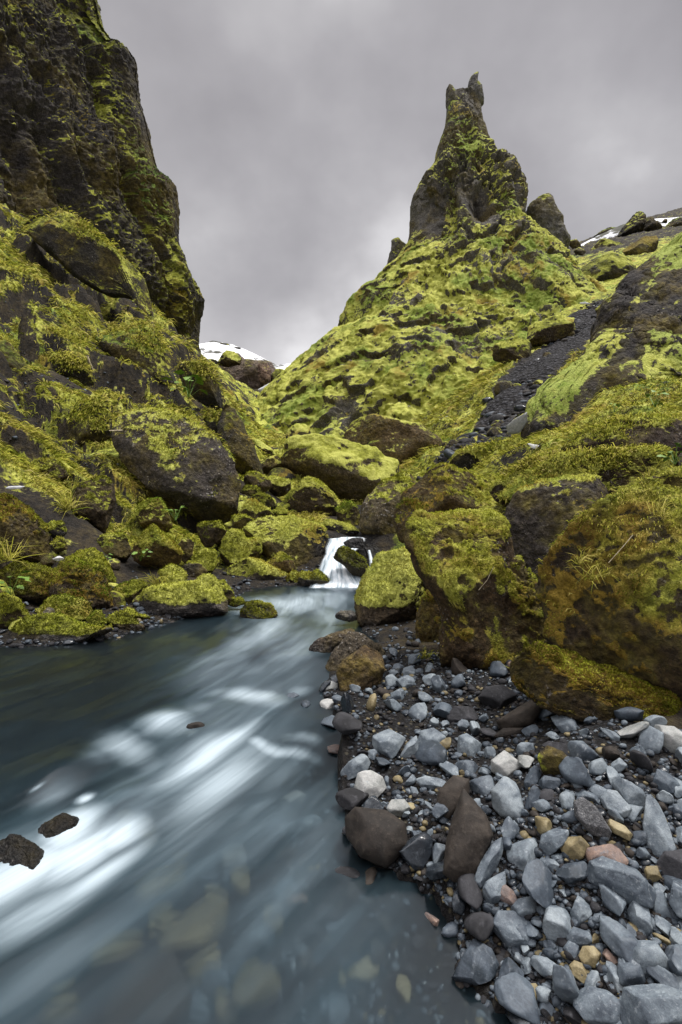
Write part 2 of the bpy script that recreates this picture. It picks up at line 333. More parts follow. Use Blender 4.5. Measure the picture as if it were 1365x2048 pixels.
rock('boulder', 'upright egg shaped mossy boulder between two low mossy boulders on the left shore', 'boulder', 'C', [(500, 960), (530, 920), (570, 925), (605, 1000), (600, 1035), (540, 1040)], 4.9, g=G_L, moss=.7, hue=.45)
rock('boulder', 'dome of moss tapering right into the water on the left shore', 'boulder', 'C', [(600, 980), (640, 940), (700, 935), (760, 990), (830, 1020), (820, 1040), (700, 1055), (620, 1045)], 4.95, g=G_L, moss=.66, hue=.5, wetz=.05, barez=.05)
rock('boulder', 'little mossy stone peeping out behind the tapering moss dome', 'boulder', 'C', [(680, 930), (720, 912), (770, 940), (845, 965), (840, 985), (760, 985)], 5.2, g=G_L, moss=.6)
rock('boulder', 'dark green boulder cut by the left edge beside the waterline', 'boulder', 'C', [(-60, 860), (0, 830), (70, 860), (140, 950), (150, 1010), (60, 1020), (-60, 1010)], 4.85, g=G_L, moss=.6, hue=.35)
rock('boulder', 'flat topped mossy block with sheer dark front beside the orange tipped block', 'boulder', 'C', [(555, 545), (590, 490), (720, 485), (740, 520), (735, 580), (715, 640), (600, 640), (560, 590)], 6.9, g=G_L, moss=.40, tint=DK, n=3.6, hue=.55)
rock('boulder', 'block with an orange ridge and a yellow mossy left face on the left bank', 'boulder', 'C', [(750, 580), (800, 500), (850, 435), (960, 510), (1030, 590), (1020, 660), (950, 650), (830, 640), (770, 610)], 6.8, g=G_L, moss=.52, tint=(.15, .095, .035), n=3, hue=.6, rust=1)
rock('boulder', 'tall dark block standing upright on the left slope with moss on its crown', 'boulder', 'C', [(410, 230), (470, 180), (570, 150), (620, 180), (640, 280), (620, 380), (585, 480), (520, 440), (440, 340)], 7.8, g=G_L, moss=.30, tint=BR, n=3.2, hue=.3)
rock('boulder', 'brown block sheltering under the huge lichened boulder, grass on its top', 'boulder', 'C', [(760, 340), (830, 285), (900, 280), (960, 350), (980, 430), (930, 480), (830, 440)], 8.3, g=G_L, moss=.36, tint=(.12, .08, .04), n=2.8)
rock('boulder', 'small dark stone perched behind the brown boulder of the left edge', 'boulder', 'C', [(272, 450), (300, 410), (350, 418), (378, 470), (350, 510), (285, 505)], 6.5, g=G_L, moss=.4, tint=DK)
rock('boulder', 'flat dark stone directly under the small perched stone on the left slope', 'boulder', 'C', [(283, 525), (320, 505), (385, 520), (392, 562), (330, 590), (288, 575)], 6.3, g=G_L, moss=.38, tint=DK)
rock('boulder', 'squat brownish green boulder under the right end of the huge lichened boulder', 'boulder', 'C', [(1118, 440), (1150, 415), (1250, 408), (1292, 460), (1240, 530), (1180, 562), (1130, 530)], 7.9, g=G_L, moss=.5, tint=BR, hue=.4)
rock('boulder', 'narrow bare brown stone standing between the orange ridged block and green cube', 'boulder', 'C', [(1012, 545), (1060, 493), (1102, 530), (1092, 625), (1040, 655)], 7.3, g=G_L, moss=.2, tint=BR)
rock('boulder', 'bright green cube shaped boulder left of the saddle shaped boulder', 'boulder', 'C', [(1098, 600), (1150, 563), (1222, 580), (1240, 640), (1192, 725), (1110, 695)], 7.25, g=G_L, moss=.62, hue=.6, n=3)
rock('boulder', 'flat bare dark boulder lying in front of the bright green cube', 'boulder', 'C', [(1025, 672), (1080, 645), (1150, 652), (1184, 690), (1150, 732), (1070, 715)], 6.9, g=G_L, moss=.08, tint=DK)
rock('boulder', 'brown mossy outcrop in the grass high above the left edge boulder', 'boulder', 'C', [(170, 90), (220, 60), (290, 50), (380, 145), (405, 195), (320, 200), (220, 150)], 8.6, g=G_L, moss=.45, tint=BR)
rock('boulder', 'huge dark boulder with pale lichen on its side and golden grass on top', 'boulder', 'r3', [(450, 290), (560, 262), (720, 290), (850, 380), (945, 470), (962, 560), (945, 680), (905, 740), (800, 725), (700, 690), (620, 580), (520, 490), (460, 410)], 9.6, g=G_L, moss=.24, cap=.8, tint=(.085, .075, .07), T=.75, lich=1, grass=1, hue=.75, n=2.6, lean=.55)
rock('boulder', 'dark block with drooping grass fringe halfway up the left slope', 'boulder', 'A', [(380, 1400), (420, 1210), (540, 1185), (630, 1250), (638, 1330), (605, 1480), (560, 1580), (450, 1560)], 11, g=G_L, moss=.32, tint=DK, grass=1, n=3)
rock('rock_outcrop', 'long slanting rock slab with golden grass along its crest below the cliff', 'rock outcrop', 'A', [(85, 160), (95, 95), (130, 80), (200, 110), (300, 180), (420, 240), (520, 330), (640, 420), (740, 490), (830, 580), (872, 650), (874, 725), (800, 668), (720, 640), (600, 625), (480, 560), (330, 440), (200, 330), (110, 250)], 22, moss=.42, tint=DK, T=.35, grass=1, hue=.4, lean=.2)
rock('rock_outcrop', 'dark bulging outcrop capped by a golden grass roll in the middle of the left slope', 'rock outcrop', 'A', [(560, 800), (600, 765), (740, 745), (840, 770), (900, 835), (975, 930), (1015, 1030), (1042, 1085), (1040, 1175), (960, 1160), (860, 1070), (780, 1010), (640, 920)], 16.5, moss=.34, tint=DK, T=.5, grass=1, hue=.5)
rock('rock_outcrop', 'dark rounded knob leaning out at the lower end of the left cliff', 'rock outcrop', 'A', [(1005, 1010), (1040, 968), (1110, 970), (1190, 1005), (1240, 1100), (1265, 1190), (1230, 1255), (1150, 1210), (1090, 1140), (1040, 1090)], 14.5, moss=.36, tint=DK, grass=1)
rock('rock_outcrop', 'steep dark slab descending behind the huge lichened boulder to the stream', 'rock outcrop', 'r3', [(870, 300), (890, 245), (930, 280), (965, 330), (1015, 430), (1058, 545), (1000, 560), (930, 480), (890, 390)], 12.5, moss=.28, tint=DK, hue=.3)
rock('rock_outcrop', 'mossy step between the rounded knob and the huge lichened boulder', 'rock outcrop', 'r3', [(810, 290), (850, 270), (890, 300), (918, 370), (905, 420), (850, 380)], 13, moss=.5, tint=DK, grass=1)
rock('rock_outcrop', 'dark wedge outcrop at the left edge below the green grass slope', 'rock outcrop', 'A', [(-90, 850), (10, 860), (80, 950), (160, 1060), (172, 1105), (60, 1115), (-90, 1060)], 12.5, moss=.4, tint=DK, hue=.2)
rock('rock_outcrop', 'grass topped ledge overhanging a patch of black earth on the left slope', 'rock outcrop', 'A', [(262, 945), (320, 918), (400, 950), (480, 1030), (525, 1115), (440, 1112), (330, 1020)], 14, moss=.5, tint=DK, grass=1)
rock('rock_outcrop', 'small dark ledge just right of the left edge wedge outcrop', 'rock outcrop', 'A', [(180, 1130), (240, 1120), (320, 1200), (320, 1260), (240, 1230)], 11.6, moss=.4, tint=DK)
# --- round the cascade and up the valley
rock('boulder', 'big dark fronted boulder with mossy top directly left of the cascade', 'boulder', 'r7', [(350, 1460), (400, 1400), (540, 1348), (700, 1368), (800, 1390), (930, 1440), (948, 1480), (905, 1600), (830, 1735), (720, 1735), (520, 1690), (490, 1600), (400, 1560)], 7.95, g=G_M, moss=.36, tint=DK, n=3.2, hue=.75, T=.55)
rock('boulder', 'saddle shaped mossy boulder left of the big dark fronted boulder', 'boulder', 'r7', [(205, 1600), (220, 1510), (260, 1440), (330, 1450), (370, 1500), (485, 1488), (495, 1660), (400, 1710), (205, 1700)], 7.7, g=G_M, moss=.6, hue=.5, n=3, tint=BR)
rock('boulder', 'low wedge boulder with yellow back and grey wet toe at the pool edge', 'boulder', 'r7', [(235, 1690), (290, 1630), (390, 1633), (520, 1690), (680, 1800), (600, 1830), (400, 1820), (260, 1775)], 7.3, g=G_M, moss=.62, hue=.75, barez=.06, wetz=.05, tint=(.17, .16, .15))
rock('boulder', 'small brown pyramid boulder in front of the big dark fronted boulder', 'boulder', 'r7', [(522, 1665), (620, 1588), (700, 1640), (718, 1685), (655, 1765), (570, 1735)], 7.4, g=G_M, moss=.42, tint=(.13, .085, .03), hue=.5, rust=1)
rock('boulder', 'little green stone at the pool edge below the brown pyramid boulder', 'boulder', 'r7', [(652, 1770), (700, 1720), (750, 1730), (755, 1800), (680, 1815)], 7.15, g=G_M, moss=.7, hue=.5)
rock('boulder', 'wet wedge stone with mossy back beside the foot of the cascade', 'boulder', 'r7', [(735, 1790), (770, 1725), (840, 1740), (880, 1710), (930, 1760), (980, 1805), (860, 1825), (740, 1820)], 7.0, g=G_M, moss=.5, hue=.5, barez=.05, wetz=.1, tint=(.12, .12, .12))
rock('boulder', 'mossy rock splitting the white water of the cascade', 'boulder', 'r7', [(980, 1585), (1040, 1553), (1130, 1590), (1200, 1640), (1225, 1750), (1150, 1760), (1090, 1690), (1000, 1615)], 7.05, g=G_M, moss=.5, hue=.4, tint=DK, wetz=.5)
rock('boulder', 'wet black stone on the lip of the cascade', 'boulder', 'r7', [(1050, 1525), (1110, 1490), (1185, 1490), (1200, 1570), (1110, 1575)], 7.75, g=G_M, moss=-.2, tint=(.035, .035, .038), wetz=2)
rock('boulder', 'dark wet stone under the round lichened boulder at right of the cascade', 'boulder', 'r7', [(1190, 1560), (1250, 1540), (1340, 1620), (1330, 1720), (1245, 1740)], 7.7, g=G_M, moss=-.1, tint=(.04, .04, .04), wetz=2)
rock('boulder', 'angular yellow topped boulder in the middle of the boulder pile above the cascade', 'boulder', 'r7', [(638, 1190), (690, 1100), (770, 1080), (880, 1110), (960, 1190), (1025, 1255), (1010, 1320), (930, 1370), (720, 1355), (640, 1300)], 10.4, g=G_M, moss=.5, hue=.75, tint=BR, n=3)
rock('boulder', 'very large mossy boulder with pale rock band in the middle of the valley', 'boulder', 'r7', [(618, 1010), (640, 960), (750, 900), (790, 835), (950, 793), (1130, 797), (1280, 885), (1420, 985), (1420, 1100), (1220, 1300), (1100, 1290), (900, 1110), (700, 1080)], 13, g=G_M, moss=.56, hue=.7, tint=TN, T=.6)
rock('boulder', 'large brown boulder with thin yellow rim behind the very large mossy boulder', 'boulder', 'f', [(690, 880), (735, 838), (780, 826), (850, 848), (882, 878), (890, 935), (860, 960), (780, 930), (720, 900)], 15.6, g=G_M, moss=.22, tint=(.14, .10, .045), n=2.8, hue=.6)
rock('boulder', 'round lichen speckled boulder standing right of the cascade', 'boulder', 'r4', [(72, 740), (85, 650), (160, 562), (250, 523), (345, 525), (335, 640), (310, 760), (290, 830), (190, 865), (110, 815)], 8.5, g=G_R, moss=.22, tint=(.12, .10, .065), lich=1, hue=.5)
rock('boulder', 'dark brown boulder with mossy cap behind the tall moss streaked block', 'boulder', 'r4', [(212, 690), (250, 610), (300, 565), (350, 508), (400, 493), (500, 525), (600, 560), (625, 610), (600, 720), (400, 760), (300, 740), (280, 790), (235, 800)], 7.4, g=G_R, moss=.30, tint=(.085, .055, .022), hue=.55, n=2.8, rust=1)
rock('boulder', 'flat cushion of a boulder covered with thick yellow moss at the foot of the scree', 'boulder', 'r4', [(425, 485), (450, 450), (600, 428), (722, 383), (772, 430), (770, 475), (700, 535), (610, 560), (480, 510)], 11, g=G_R, moss=.55, tint=DK, hue=.8, grass=1)
rock('boulder', 'bright yellow moss covered boulder with bare base standing in the stream on the right', 'boulder', 'r4', [(58, 1060), (90, 985), (160, 897), (260, 848), (310, 840), (345, 930), (362, 975), (330, 1110), (250, 1195), (160, 1165), (80, 1115)], 5.2, g=G_R, moss=.72, hue=.85, barez=.15, wetz=.05, tint=BR)
rock('boulder', 'tall block streaked with pale green moss tufts, front of the right bank', 'boulder', 'r4', [(272, 770), (288, 720), (340, 693), (480, 705), (560, 700), (652, 705), (680, 840), (770, 950), (870, 1080), (890, 1260), (840, 1390), (620, 1430), (400, 1420), (380, 1250), (415, 1060), (370, 975), (300, 885)], 3.9, g=G_R, moss=.52, cap=.75, tint=(.075, .048, .022), n=3.6, hue=.55, patchy=1, T=.5, foot=0, rust=1)
rock('boulder', 'narrow orange brown rock tucked behind the left side of the tall moss streaked block', 'boulder', 'r4', [(298, 1290), (308, 1150), (360, 960), (420, 1000), (440, 1200), (420, 1340), (310, 1320)], 4.5, g=G_R, moss=.45, tint=(.11, .07, .02), hue=.35, rust=1)
rock('boulder', 'overhanging black faced boulder with thick moss cap and one moss tuft on its face', 'boulder', 'r4', [(636, 780), (650, 690), (720, 610), (800, 580), (900, 560), (1050, 550), (1160, 600), (1150, 720), (1080, 790), (980, 860), (920, 975), (800, 965), (700, 905), (650, 835)], 4.3, g=G_R, moss=.10, cap=.8, tint=(.060, .052, .048), n=2.8, hue=.85, T=.55, rust=1)
rock('boulder', 'huge rust and green mossy boulder filling the right edge above the stones', 'boulder', 'r4', [(845, 1300), (860, 1180), (890, 1060), (930, 1000), (925, 910), (1000, 850), (1100, 745), (1220, 660), (1365, 560), (1560, 480), (1750, 900), (1800, 1750), (1365, 1760), (1050, 1640), (860, 1480)], 3.0, g=G_R, moss=.62, cap=.75, tint=(.050, .033, .018), hue=.52, T=.5, n=3.2, patchy=1, grass=1, foot=0, rust=1)
rock('boulder', 'low mossy apron spreading over the stones at the foot of the huge rust boulder', 'boulder', 'r4', [(715, 1330), (800, 1290), (870, 1250), (1000, 1310), (1200, 1400), (1420, 1460), (1500, 1600), (1200, 1560), (1000, 1510), (800, 1440), (730, 1390)], 2.72, g=G_R, moss=.5, tint=(.05, .035, .016), hue=.42, foot=0, T=.6, n=2.1, rust=1)
rock('boulder', 'bare grey slab in the dark gap left of the huge rust boulder', 'boulder', 'r4', [(715, 960), (800, 940), (930, 960), (900, 1100), (870, 1290), (780, 1340), (730, 1150)], 4.15, g=G_R, moss=.02, tint=(.10, .095, .085), foot=0)
rock('boulder', 'boulder with crumbling dark face and orange moss below the right slope', 'boulder', 'r4', [(903, 455), (960, 380), (1040, 338), (1180, 308), (1310, 305), (1350, 350), (1340, 430), (1270, 490), (1100, 500), (980, 505), (920, 475)], 5.2, g=G_R, moss=.22, tint=(.07, .052, .042), hue=.6, grass=1)
rock('boulder', 'low mossy rise with pale grass below the crumbling boulder on the right', 'boulder', 'r4', [(640, 690), (690, 610), (780, 560), (900, 490), (1060, 480), (1250, 470), (1400, 430), (1400, 560), (1150, 640), (900, 640), (760, 680)], 4.75, g=G_R, moss=.6, tint=BR, hue=.75, grass=1)
rock('boulder', 'small mossy rise left of the crumbling boulder under the scree', 'boulder', 'r4', [(590, 640), (640, 590), (740, 520), (860, 450), (920, 440), (900, 500), (780, 560), (700, 640)], 6.6, g=G_R, moss=.66, tint=BR, hue=.7, grass=1)
rock('boulder', 'mossy rock just below the yellow topped boulder of the pile, right of it', 'boulder', 'r7', [(1000, 1300), (1040, 1240), (1110, 1270), (1160, 1340), (1170, 1420), (1080, 1420), (1010, 1370)], 9.6, g=G_M, moss=.55, tint=BR, hue=.45, foot=0)
rock('boulder', 'flat mossy rock lying on the lip above the cascade', 'boulder', 'r7', [(870, 1385), (960, 1370), (1100, 1400), (1150, 1450), (1100, 1480), (960, 1475), (900, 1430)], 8.6, g=G_M, moss=.52, hue=.7, tint=DK, foot=0)
rock('boulder', 'brown boulder resting against the dark slab at left of the pile above the cascade', 'boulder', 'r7', [(365, 1110), (400, 1045), (450, 1040), (530, 1090), (560, 1160), (500, 1180), (420, 1150)], 10.3, g=G_M, moss=.3, tint=BR)
rock('boulder', 'yellow green boulder between the brown boulder and the angular yellow topped boulder', 'boulder', 'r7', [(500, 1090), (560, 1068), (680, 1085), (690, 1150), (640, 1210), (560, 1200)], 10.9, g=G_M, moss=.62, hue=.75)
rock('boulder', 'long green boulder in front of the brown boulder in the pile', 'boulder', 'r7', [(350, 1180), (380, 1135), (450, 1135), (490, 1170), (470, 1200), (400, 1200)], 9.6, g=G_M, moss=.6, foot=0)
rock('boulder', 'tilted green slab in the gap left of the angular yellow topped boulder', 'boulder', 'r7', [(420, 1210), (480, 1180), (560, 1220), (580, 1270), (520, 1280), (440, 1250)], 9.3, g=G_M, moss=.55, tint=DK, foot=0)
rock('boulder', 'sloping mossy rock running down to the big dark fronted boulder', 'boulder', 'r7', [(350, 1320), (380, 1230), (430, 1230), (510, 1290), (570, 1345), (470, 1380), (400, 1400)], 8.9, g=G_M, moss=.6, hue=.6, foot=0)
rock('boulder', 'mossy stone tucked between the huge lichened boulder and the saddle shaped boulder', 'boulder', 'r7', [(270, 1400), (300, 1335), (370, 1330), (440, 1370), (380, 1430), (300, 1450)], 8.4, g=G_M, moss=.56, foot=0)
rock('boulder', 'dark stone in the hollow under the very large mossy boulder', 'boulder', 'r7', [(560, 1310), (600, 1280), (660, 1300), (670, 1345), (590, 1355)], 9.4, g=G_M, moss=.6, hue=.5, foot=0)
rock('boulder', 'grey brown boulder at the foot of the dark slab left of the largest boulder', 'boulder', 'r7', [(485, 990), (530, 950), (600, 925), (645, 965), (620, 1030), (540, 1050), (490, 1040)], 13, g=G_M, moss=.3, tint=BR)
rock('boulder', 'distant mossy rock above the grey brown boulder at the valley bottom', 'boulder', 'r7', [(420, 820), (460, 810), (560, 900), (580, 940), (500, 980), (470, 940)], 15, g=G_M, moss=.62, hue=.8)
rock('boulder', 'knobbly boulder with drooping moss hat left above the very large mossy boulder', 'boulder', 'r7', [(655, 790), (670, 730), (720, 710), (790, 740), (825, 780), (770, 860), (700, 880), (665, 850)], 17, g=G_M, moss=.45, tint=DK, hue=.6)
rock('boulder', 'small knob of rock perched on the left shoulder of the very large mossy boulder', 'boulder', 'r7', [(725, 860), (760, 805), (830, 810), (840, 860), (770, 900)], 14.2, g=G_M, moss=.5, tint=DK)
rock('stream_rock', 'small mossy rock in midstream with white water pouring over it', 'rock', 'r3', [(958, 1085), (985, 1055), (1030, 1048), (1080, 1058), (1108, 1095), (1060, 1118), (980, 1112)], 5.4, g='rocks standing in the stream', moss=.45, wetz=.2, hue=.4, tint=DK)
rock('stream_rock', 'low green rock in the stream left of the mossy midstream rock', 'rock', 'r3', [(912, 1050), (930, 1030), (960, 1030), (978, 1046), (940, 1058)], 5.7, g='rocks standing in the stream', moss=.6)
rock('stream_rock', 'dark wet rock in the foreground that the stream curls round, lower left', 'rock', 'f', [(72, 1660), (88, 1620), (118, 1602), (148, 1608), (166, 1635), (160, 1675), (110, 1690)], 2.36, g='rocks standing in the stream', moss=-.4, tint=(.016, .013, .012), wetz=2, dz=-.078, rough=.03, cuts=3, n=2.1)
rock('stream_rock', 'dark flat wet rock at the left edge beside the foreground rapid', 'rock', 'f', [(-80, 1700), (0, 1652), (55, 1664), (105, 1705), (60, 1740), (-60, 1760)], 2.2, g='rocks standing in the stream', moss=-.4, tint=(.03, .03, .03), wetz=2, dz=-.078, rough=.03, cuts=3, n=2.1)
rock('stream_rock', 'low grey rock breaking the surface beside the right shore pool', 'rock', 'E', [(380, 262), (430, 215), (500, 215), (530, 270), (460, 285)], 5.1, g='rocks standing in the stream', moss=-.3, tint=(.12, .12, .12), wetz=.04)
# rocks of brown tuff beside the stones
rock('shore_rock', 'flat dark brown rock lying furthest out in the water, leftmost of three', 'rock', 'E', [(198, 470), (230, 430), (350, 380), (500, 345), (570, 380), (500, 450), (380, 530), (210, 505)], 4.35, g='brown rocks at the water edge', moss=-.3, tint=(.085, .07, .06), wetz=.05)
rock('shore_rock', 'grey brown rock behind the warm brown rock, middle of three at the water edge', 'rock', 'E', [(318, 600), (380, 500), (480, 405), (600, 380), (680, 440), (730, 520), (735, 590), (690, 640), (560, 700), (400, 670)], 3.95, g='brown rocks at the water edge', moss=-.1, tint=(.10, .085, .062))
rock('shore_rock', 'warm brown rock in front of three at the edge of the stone bank', 'rock', 'E', [(388, 640), (440, 570), (540, 510), (590, 480), (660, 505), (690, 600), (715, 690), (690, 740), (560, 790), (420, 810), (410, 740)], 3.6, g='brown rocks at the water edge', moss=-.3, tint=(.125, .085, .05))
# --- the right slope and far rocks
rock('mossy_ridge', 'steep wet mossy ridge with bright green stripes descending at the right edge', 'ridge', 'B', [(180, 1790), (210, 1600), (300, 1500), (480, 1370), (570, 1280), (750, 1080), (840, 980), (870, 880), (900, 760), (950, 690), (1060, 655), (1110, 580), (1160, 510), (1280, 395), (1365, 320), (1700, 60), (2000, 900), (1900, 1900), (1365, 1860), (900, 1800), (500, 1820), (230, 1850)], 12.5, moss=.42, tint=(.036, .032, .032), T=.30, stripe=1, lean=.75, hue=.8, n=2.2, cuts=0, w=1)
rock('rock_mound', 'mossy mound with a dark hollow in its face between pinnacle and right ridge', 'rock mound', 'B', [(520, 640), (560, 560), (640, 470), (780, 392), (900, 375), (970, 425), (995, 530), (965, 640), (850, 680), (650, 700)], 42, g='mossy mounds above the scree', moss=.5, tint=DK, hue=.45)
rock('rock_mound', 'mossy mound with a cave like hollow just under the snow', 'rock mound', 'B', [(935, 350), (1040, 275), (1160, 262), (1190, 400), (1120, 450), (1000, 475)], 50, g='mossy mounds above the scree', moss=.45, tint=DK, hue=.4)
rock('rock_mound', 'low brown green mound at the foot of the hollowed mound', 'rock mound', 'B', [(540, 660), (620, 590), (780, 650), (800, 720), (640, 735), (560, 710)], 39, g='mossy mounds above the scree', moss=.4, tint=BR)
rock('rock_mound', 'smooth mossy bump on the lower right flank of the pinnacle', 'rock mound', 'B', [(-45, 1190), (-25, 1080), (80, 1030), (200, 1045), (252, 1120), (220, 1200), (60, 1235)], 22.5, g='mossy mounds above the scree', moss=.55, tint=BR, hue=.5)
rock('rock_mound', 'mossy shoulder above the bump, beside the scree gully', 'rock mound', 'B', [(180, 1020), (250, 940), (420, 860), (560, 900), (590, 1000), (450, 1040), (330, 1090), (220, 1090)], 25, g='mossy mounds above the scree', moss=.55, tint=BR, hue=.5)
rock('rock_mound', 'dark ledge with moss where the scree gully begins', 'rock mound', 'B', [(720, 830), (800, 760), (890, 720), (900, 780), (840, 840), (760, 860)], 27, g='mossy mounds above the scree', moss=.45, tint=DK)
rock('crag', 'jagged dark peak standing on the snowy skyline at right', 'crag', 'B', [(870, 290), (930, 200), (980, 140), (1040, 82), (1072, 98), (1060, 140), (1090, 155), (1130, 128), (1150, 170), (1195, 212), (1120, 250), (960, 280)], 70, g='crags on the snowy skyline', moss=.25, tint=DK, cuts=0, n=1.9, T=.9, rough=.11)
rock('crag', 'low dark crag at the left end of the snowy skyline', 'crag', 'B', [(690, 285), (760, 235), (820, 208), (895, 208), (890, 235), (780, 270)], 74, g='crags on the snowy skyline', moss=.15, tint=DK, cuts=0, n=1.9, T=.9, rough=.11)
rock('crag', 'dark crag at the right edge of the snowy skyline', 'crag', 'B', [(1210, 230), (1260, 180), (1310, 135), (1420, 130), (1460, 220), (1330, 250)], 68, g='crags on the snowy skyline', moss=.2, tint=DK, cuts=0, n=1.9, T=.9, rough=.11)
rock('crag', 'dark rock with snow patch right beside the small tower of the pinnacle', 'crag', 'B', [(495, 310), (570, 285), (610, 350), (545, 370)], 58, g='crags on the snowy skyline', moss=.2, tint=DK)
rock('crag', 'little dark rock below the snow patch beside the pinnacle', 'crag', 'B', [(555, 380), (600, 345), (650, 385), (620, 420), (570, 415)], 56, g='crags on the snowy skyline', moss=.2, tint=DK)
rock('crag', 'mossy brown crag in the snowfield below the jagged peak', 'crag', 'B', [(680, 370), (760, 290), (850, 290), (900, 330), (940, 350), (800, 400)], 60, g='crags on the snowy skyline', moss=.4, tint=BR)
rock('crag', 'black specked rock on the snow at the far right', 'crag', 'B', [(1180, 340), (1230, 270), (1330, 260), (1420, 290), (1300, 330), (1200, 380)], 58, g='crags on the snowy skyline', moss=.2, tint=DK)
rock('rock_bluff', 'grey and rust streaked bluff with mossy crown far up the valley', 'rock bluff', 'r7', [(170, 430), (200, 290), (250, 210), (310, 220), (350, 270), (420, 280), (520, 290), (560, 360), (620, 350), (600, 430), (520, 470), (480, 525), (300, 530), (200, 500)], 80, moss=.12, tint=(.26, .21, .19), T=.5, hue=.5)
rock('crag', 'dark crag on the far snow left of the bluff', 'crag', 'r7', [(80, 300), (130, 262), (180, 275), (200, 310), (140, 330)], 95, g='crags above the far bluff', moss=.4, tint=DK)
rock('crag', 'dark round crag on top of the far snowy hill', 'crag', 'r7', [(190, 180), (215, 155), (260, 165), (290, 185), (350, 190), (330, 215), (230, 215)], 110, g='crags above the far bluff', moss=0, tint=(.05, .055, .065), cuts=0, n=1.9, T=.9, rough=.11)
rock('crag', 'mossy rock at the right of the far bluff where the snow gully starts', 'crag', 'r7', [(550, 380), (590, 330), (640, 335), (660, 380), (610, 440), (560, 440)], 75, g='crags above the far bluff', moss=.45, tint=BR)
rock('rock_outcrop', 'dark mossy outcrop at the left foot of the pinnacle beside the snow gully', 'rock outcrop', 'r7', [(420, 660), (480, 580), (570, 530), (600, 560), (520, 640), (440, 670)], 40, moss=.35, tint=DK)
rock('crag', 'pair of small sharp teeth of rock right beside the jagged dark peak', 'crag', 'B', [(1075, 225), (1095, 160), (1130, 122), (1152, 165), (1172, 162), (1205, 218), (1140, 245)], 68, g='crags on the snowy skyline', moss=.05, tint=DK, cuts=0, n=1.9, T=.9, rough=.11)
rock('crag', 'tiny dark rock standing alone in the snow right of the jagged peak', 'crag', 'B', [(1210, 170), (1235, 138), (1256, 142), (1250, 175)], 70, g='crags on the snowy skyline', moss=-.1, tint=DK, cuts=0, n=2, T=.9)
rock('crag', 'mossy stack crowning the far bluff', 'crag', 'r7', [(185, 305), (230, 225), (250, 205), (300, 210), (352, 262), (345, 305), (260, 320)], 76, g='crags above the far bluff', moss=.5, tint=BR, cuts=1, n=2.2, rough=.1)
rock('crag', 'rust coloured pillar at the right end of the far bluff', 'crag', 'r7', [(470, 300), (500, 282), (525, 295), (550, 345), (548, 440), (500, 470), (465, 400)], 74, g='crags above the far bluff', moss=.08, tint=(.25, .17, .13), cuts=2, rough=.1)
for nm, lb, ct, pp, D, k in ROCKS:                       # feet of the rocks steer the ground
    if D < 30 and nm not in ('mossy_ridge', 'stream_rock') and k.get('foot', 1):
        yb = pp[:, 1].max(); h = yb - pp[:, 1].min(); cxp = pp[pp[:, 1] > yb - .25 * h][:, 0].mean()
        if cxp > -150 and cxp < 1450: CTRL.append((cxp, D, yb + .05 * h))
CT = np.array(CTRL); cu, cv_, cw = CT[:, 0] / 600, np.log(CT[:, 1]) * 1.6, CT[:, 2] / 600
def tps(r2): return np.where(r2 > 1e-12, .5 * r2 * np.log(r2 + 1e-12), 0)
n = len(CT); Kt = tps((cu[:, None] - cu) ** 2 + (cv_[:, None] - cv_) ** 2) + np.eye(n) * .004
Pm = np.stack([np.ones(n), cu, cv_], 1); A = np.block([[Kt, Pm], [Pm.T, np.zeros((3, 3))]])
sol = np.linalg.solve(A, np.concatenate([cw, np.zeros(3)]))
GX = np.linspace(-2600, 4300, 610); GL = np.linspace(math.log(.7), math.log(420), 300)
gu, gv = np.meshgrid(GX, GL)                             # rows: depth, columns: bearing
q = np.stack([np.clip(gu.ravel(), -800, 2150) / 600, gv.ravel() * 1.6], 1)
py = np.zeros(len(q))
for a in range(0, n): py += sol[a] * tps((q[:, 0] - cu[a]) ** 2 + (q[:, 1] - cv_[a]) ** 2)
py = (py + sol[n] + sol[n + 1] * q[:, 0] + sol[n + 2] * q[:, 1]) * 600
GYY = np.exp(gv); GXX = (gu - CX) / FPX * GYY; GZ = CH + (HY - py.reshape(gu.shape)) / FPX * GYY
# stream outline (photo pixels on the water), gives the bed
LEFT = [(-760, 1380), (-300, 1310), (0, 1292), (110, 1292), (230, 1272), (300, 1250), (440, 1222), (475, 1190), (500, 1178), (560, 1172), (620, 1170)]
RIGHT = [(760, 1172), (742, 1190), (718, 1235), (730, 1265), (760, 1285), (700, 1312), (660, 1345), (640, 1390), (690, 1450), (680, 1560), (690, 1640), (720, 1720), (830, 1770), (880, 1800), (915, 1870), (910, 1960), (1010, 2030), (1080, 2100), (1300, 2400)]
wp = [(lambda Y, a: ((a - CX) / FPX * Y, Y))(on_water(a, b), a) for a, b in LEFT]
wp += [((640 - CX) / FPX * 7.6, 7.6), ((690 - CX) / FPX * 9, 9), ((690 - CX) / FPX * 12, 12), ((720 - CX) / FPX * 12, 12), ((740 - CX) / FPX * 9, 9), ((745 - CX) / FPX * 7.6, 7.6)]
wp += [(lambda Y, a: ((a - CX) / FPX * Y, Y))(on_water(a, b), a) for a, b in RIGHT]
wp += [(.9, .6), (-3.5, .6), (-6.5, 3.0)]
WP = np.array(wp)
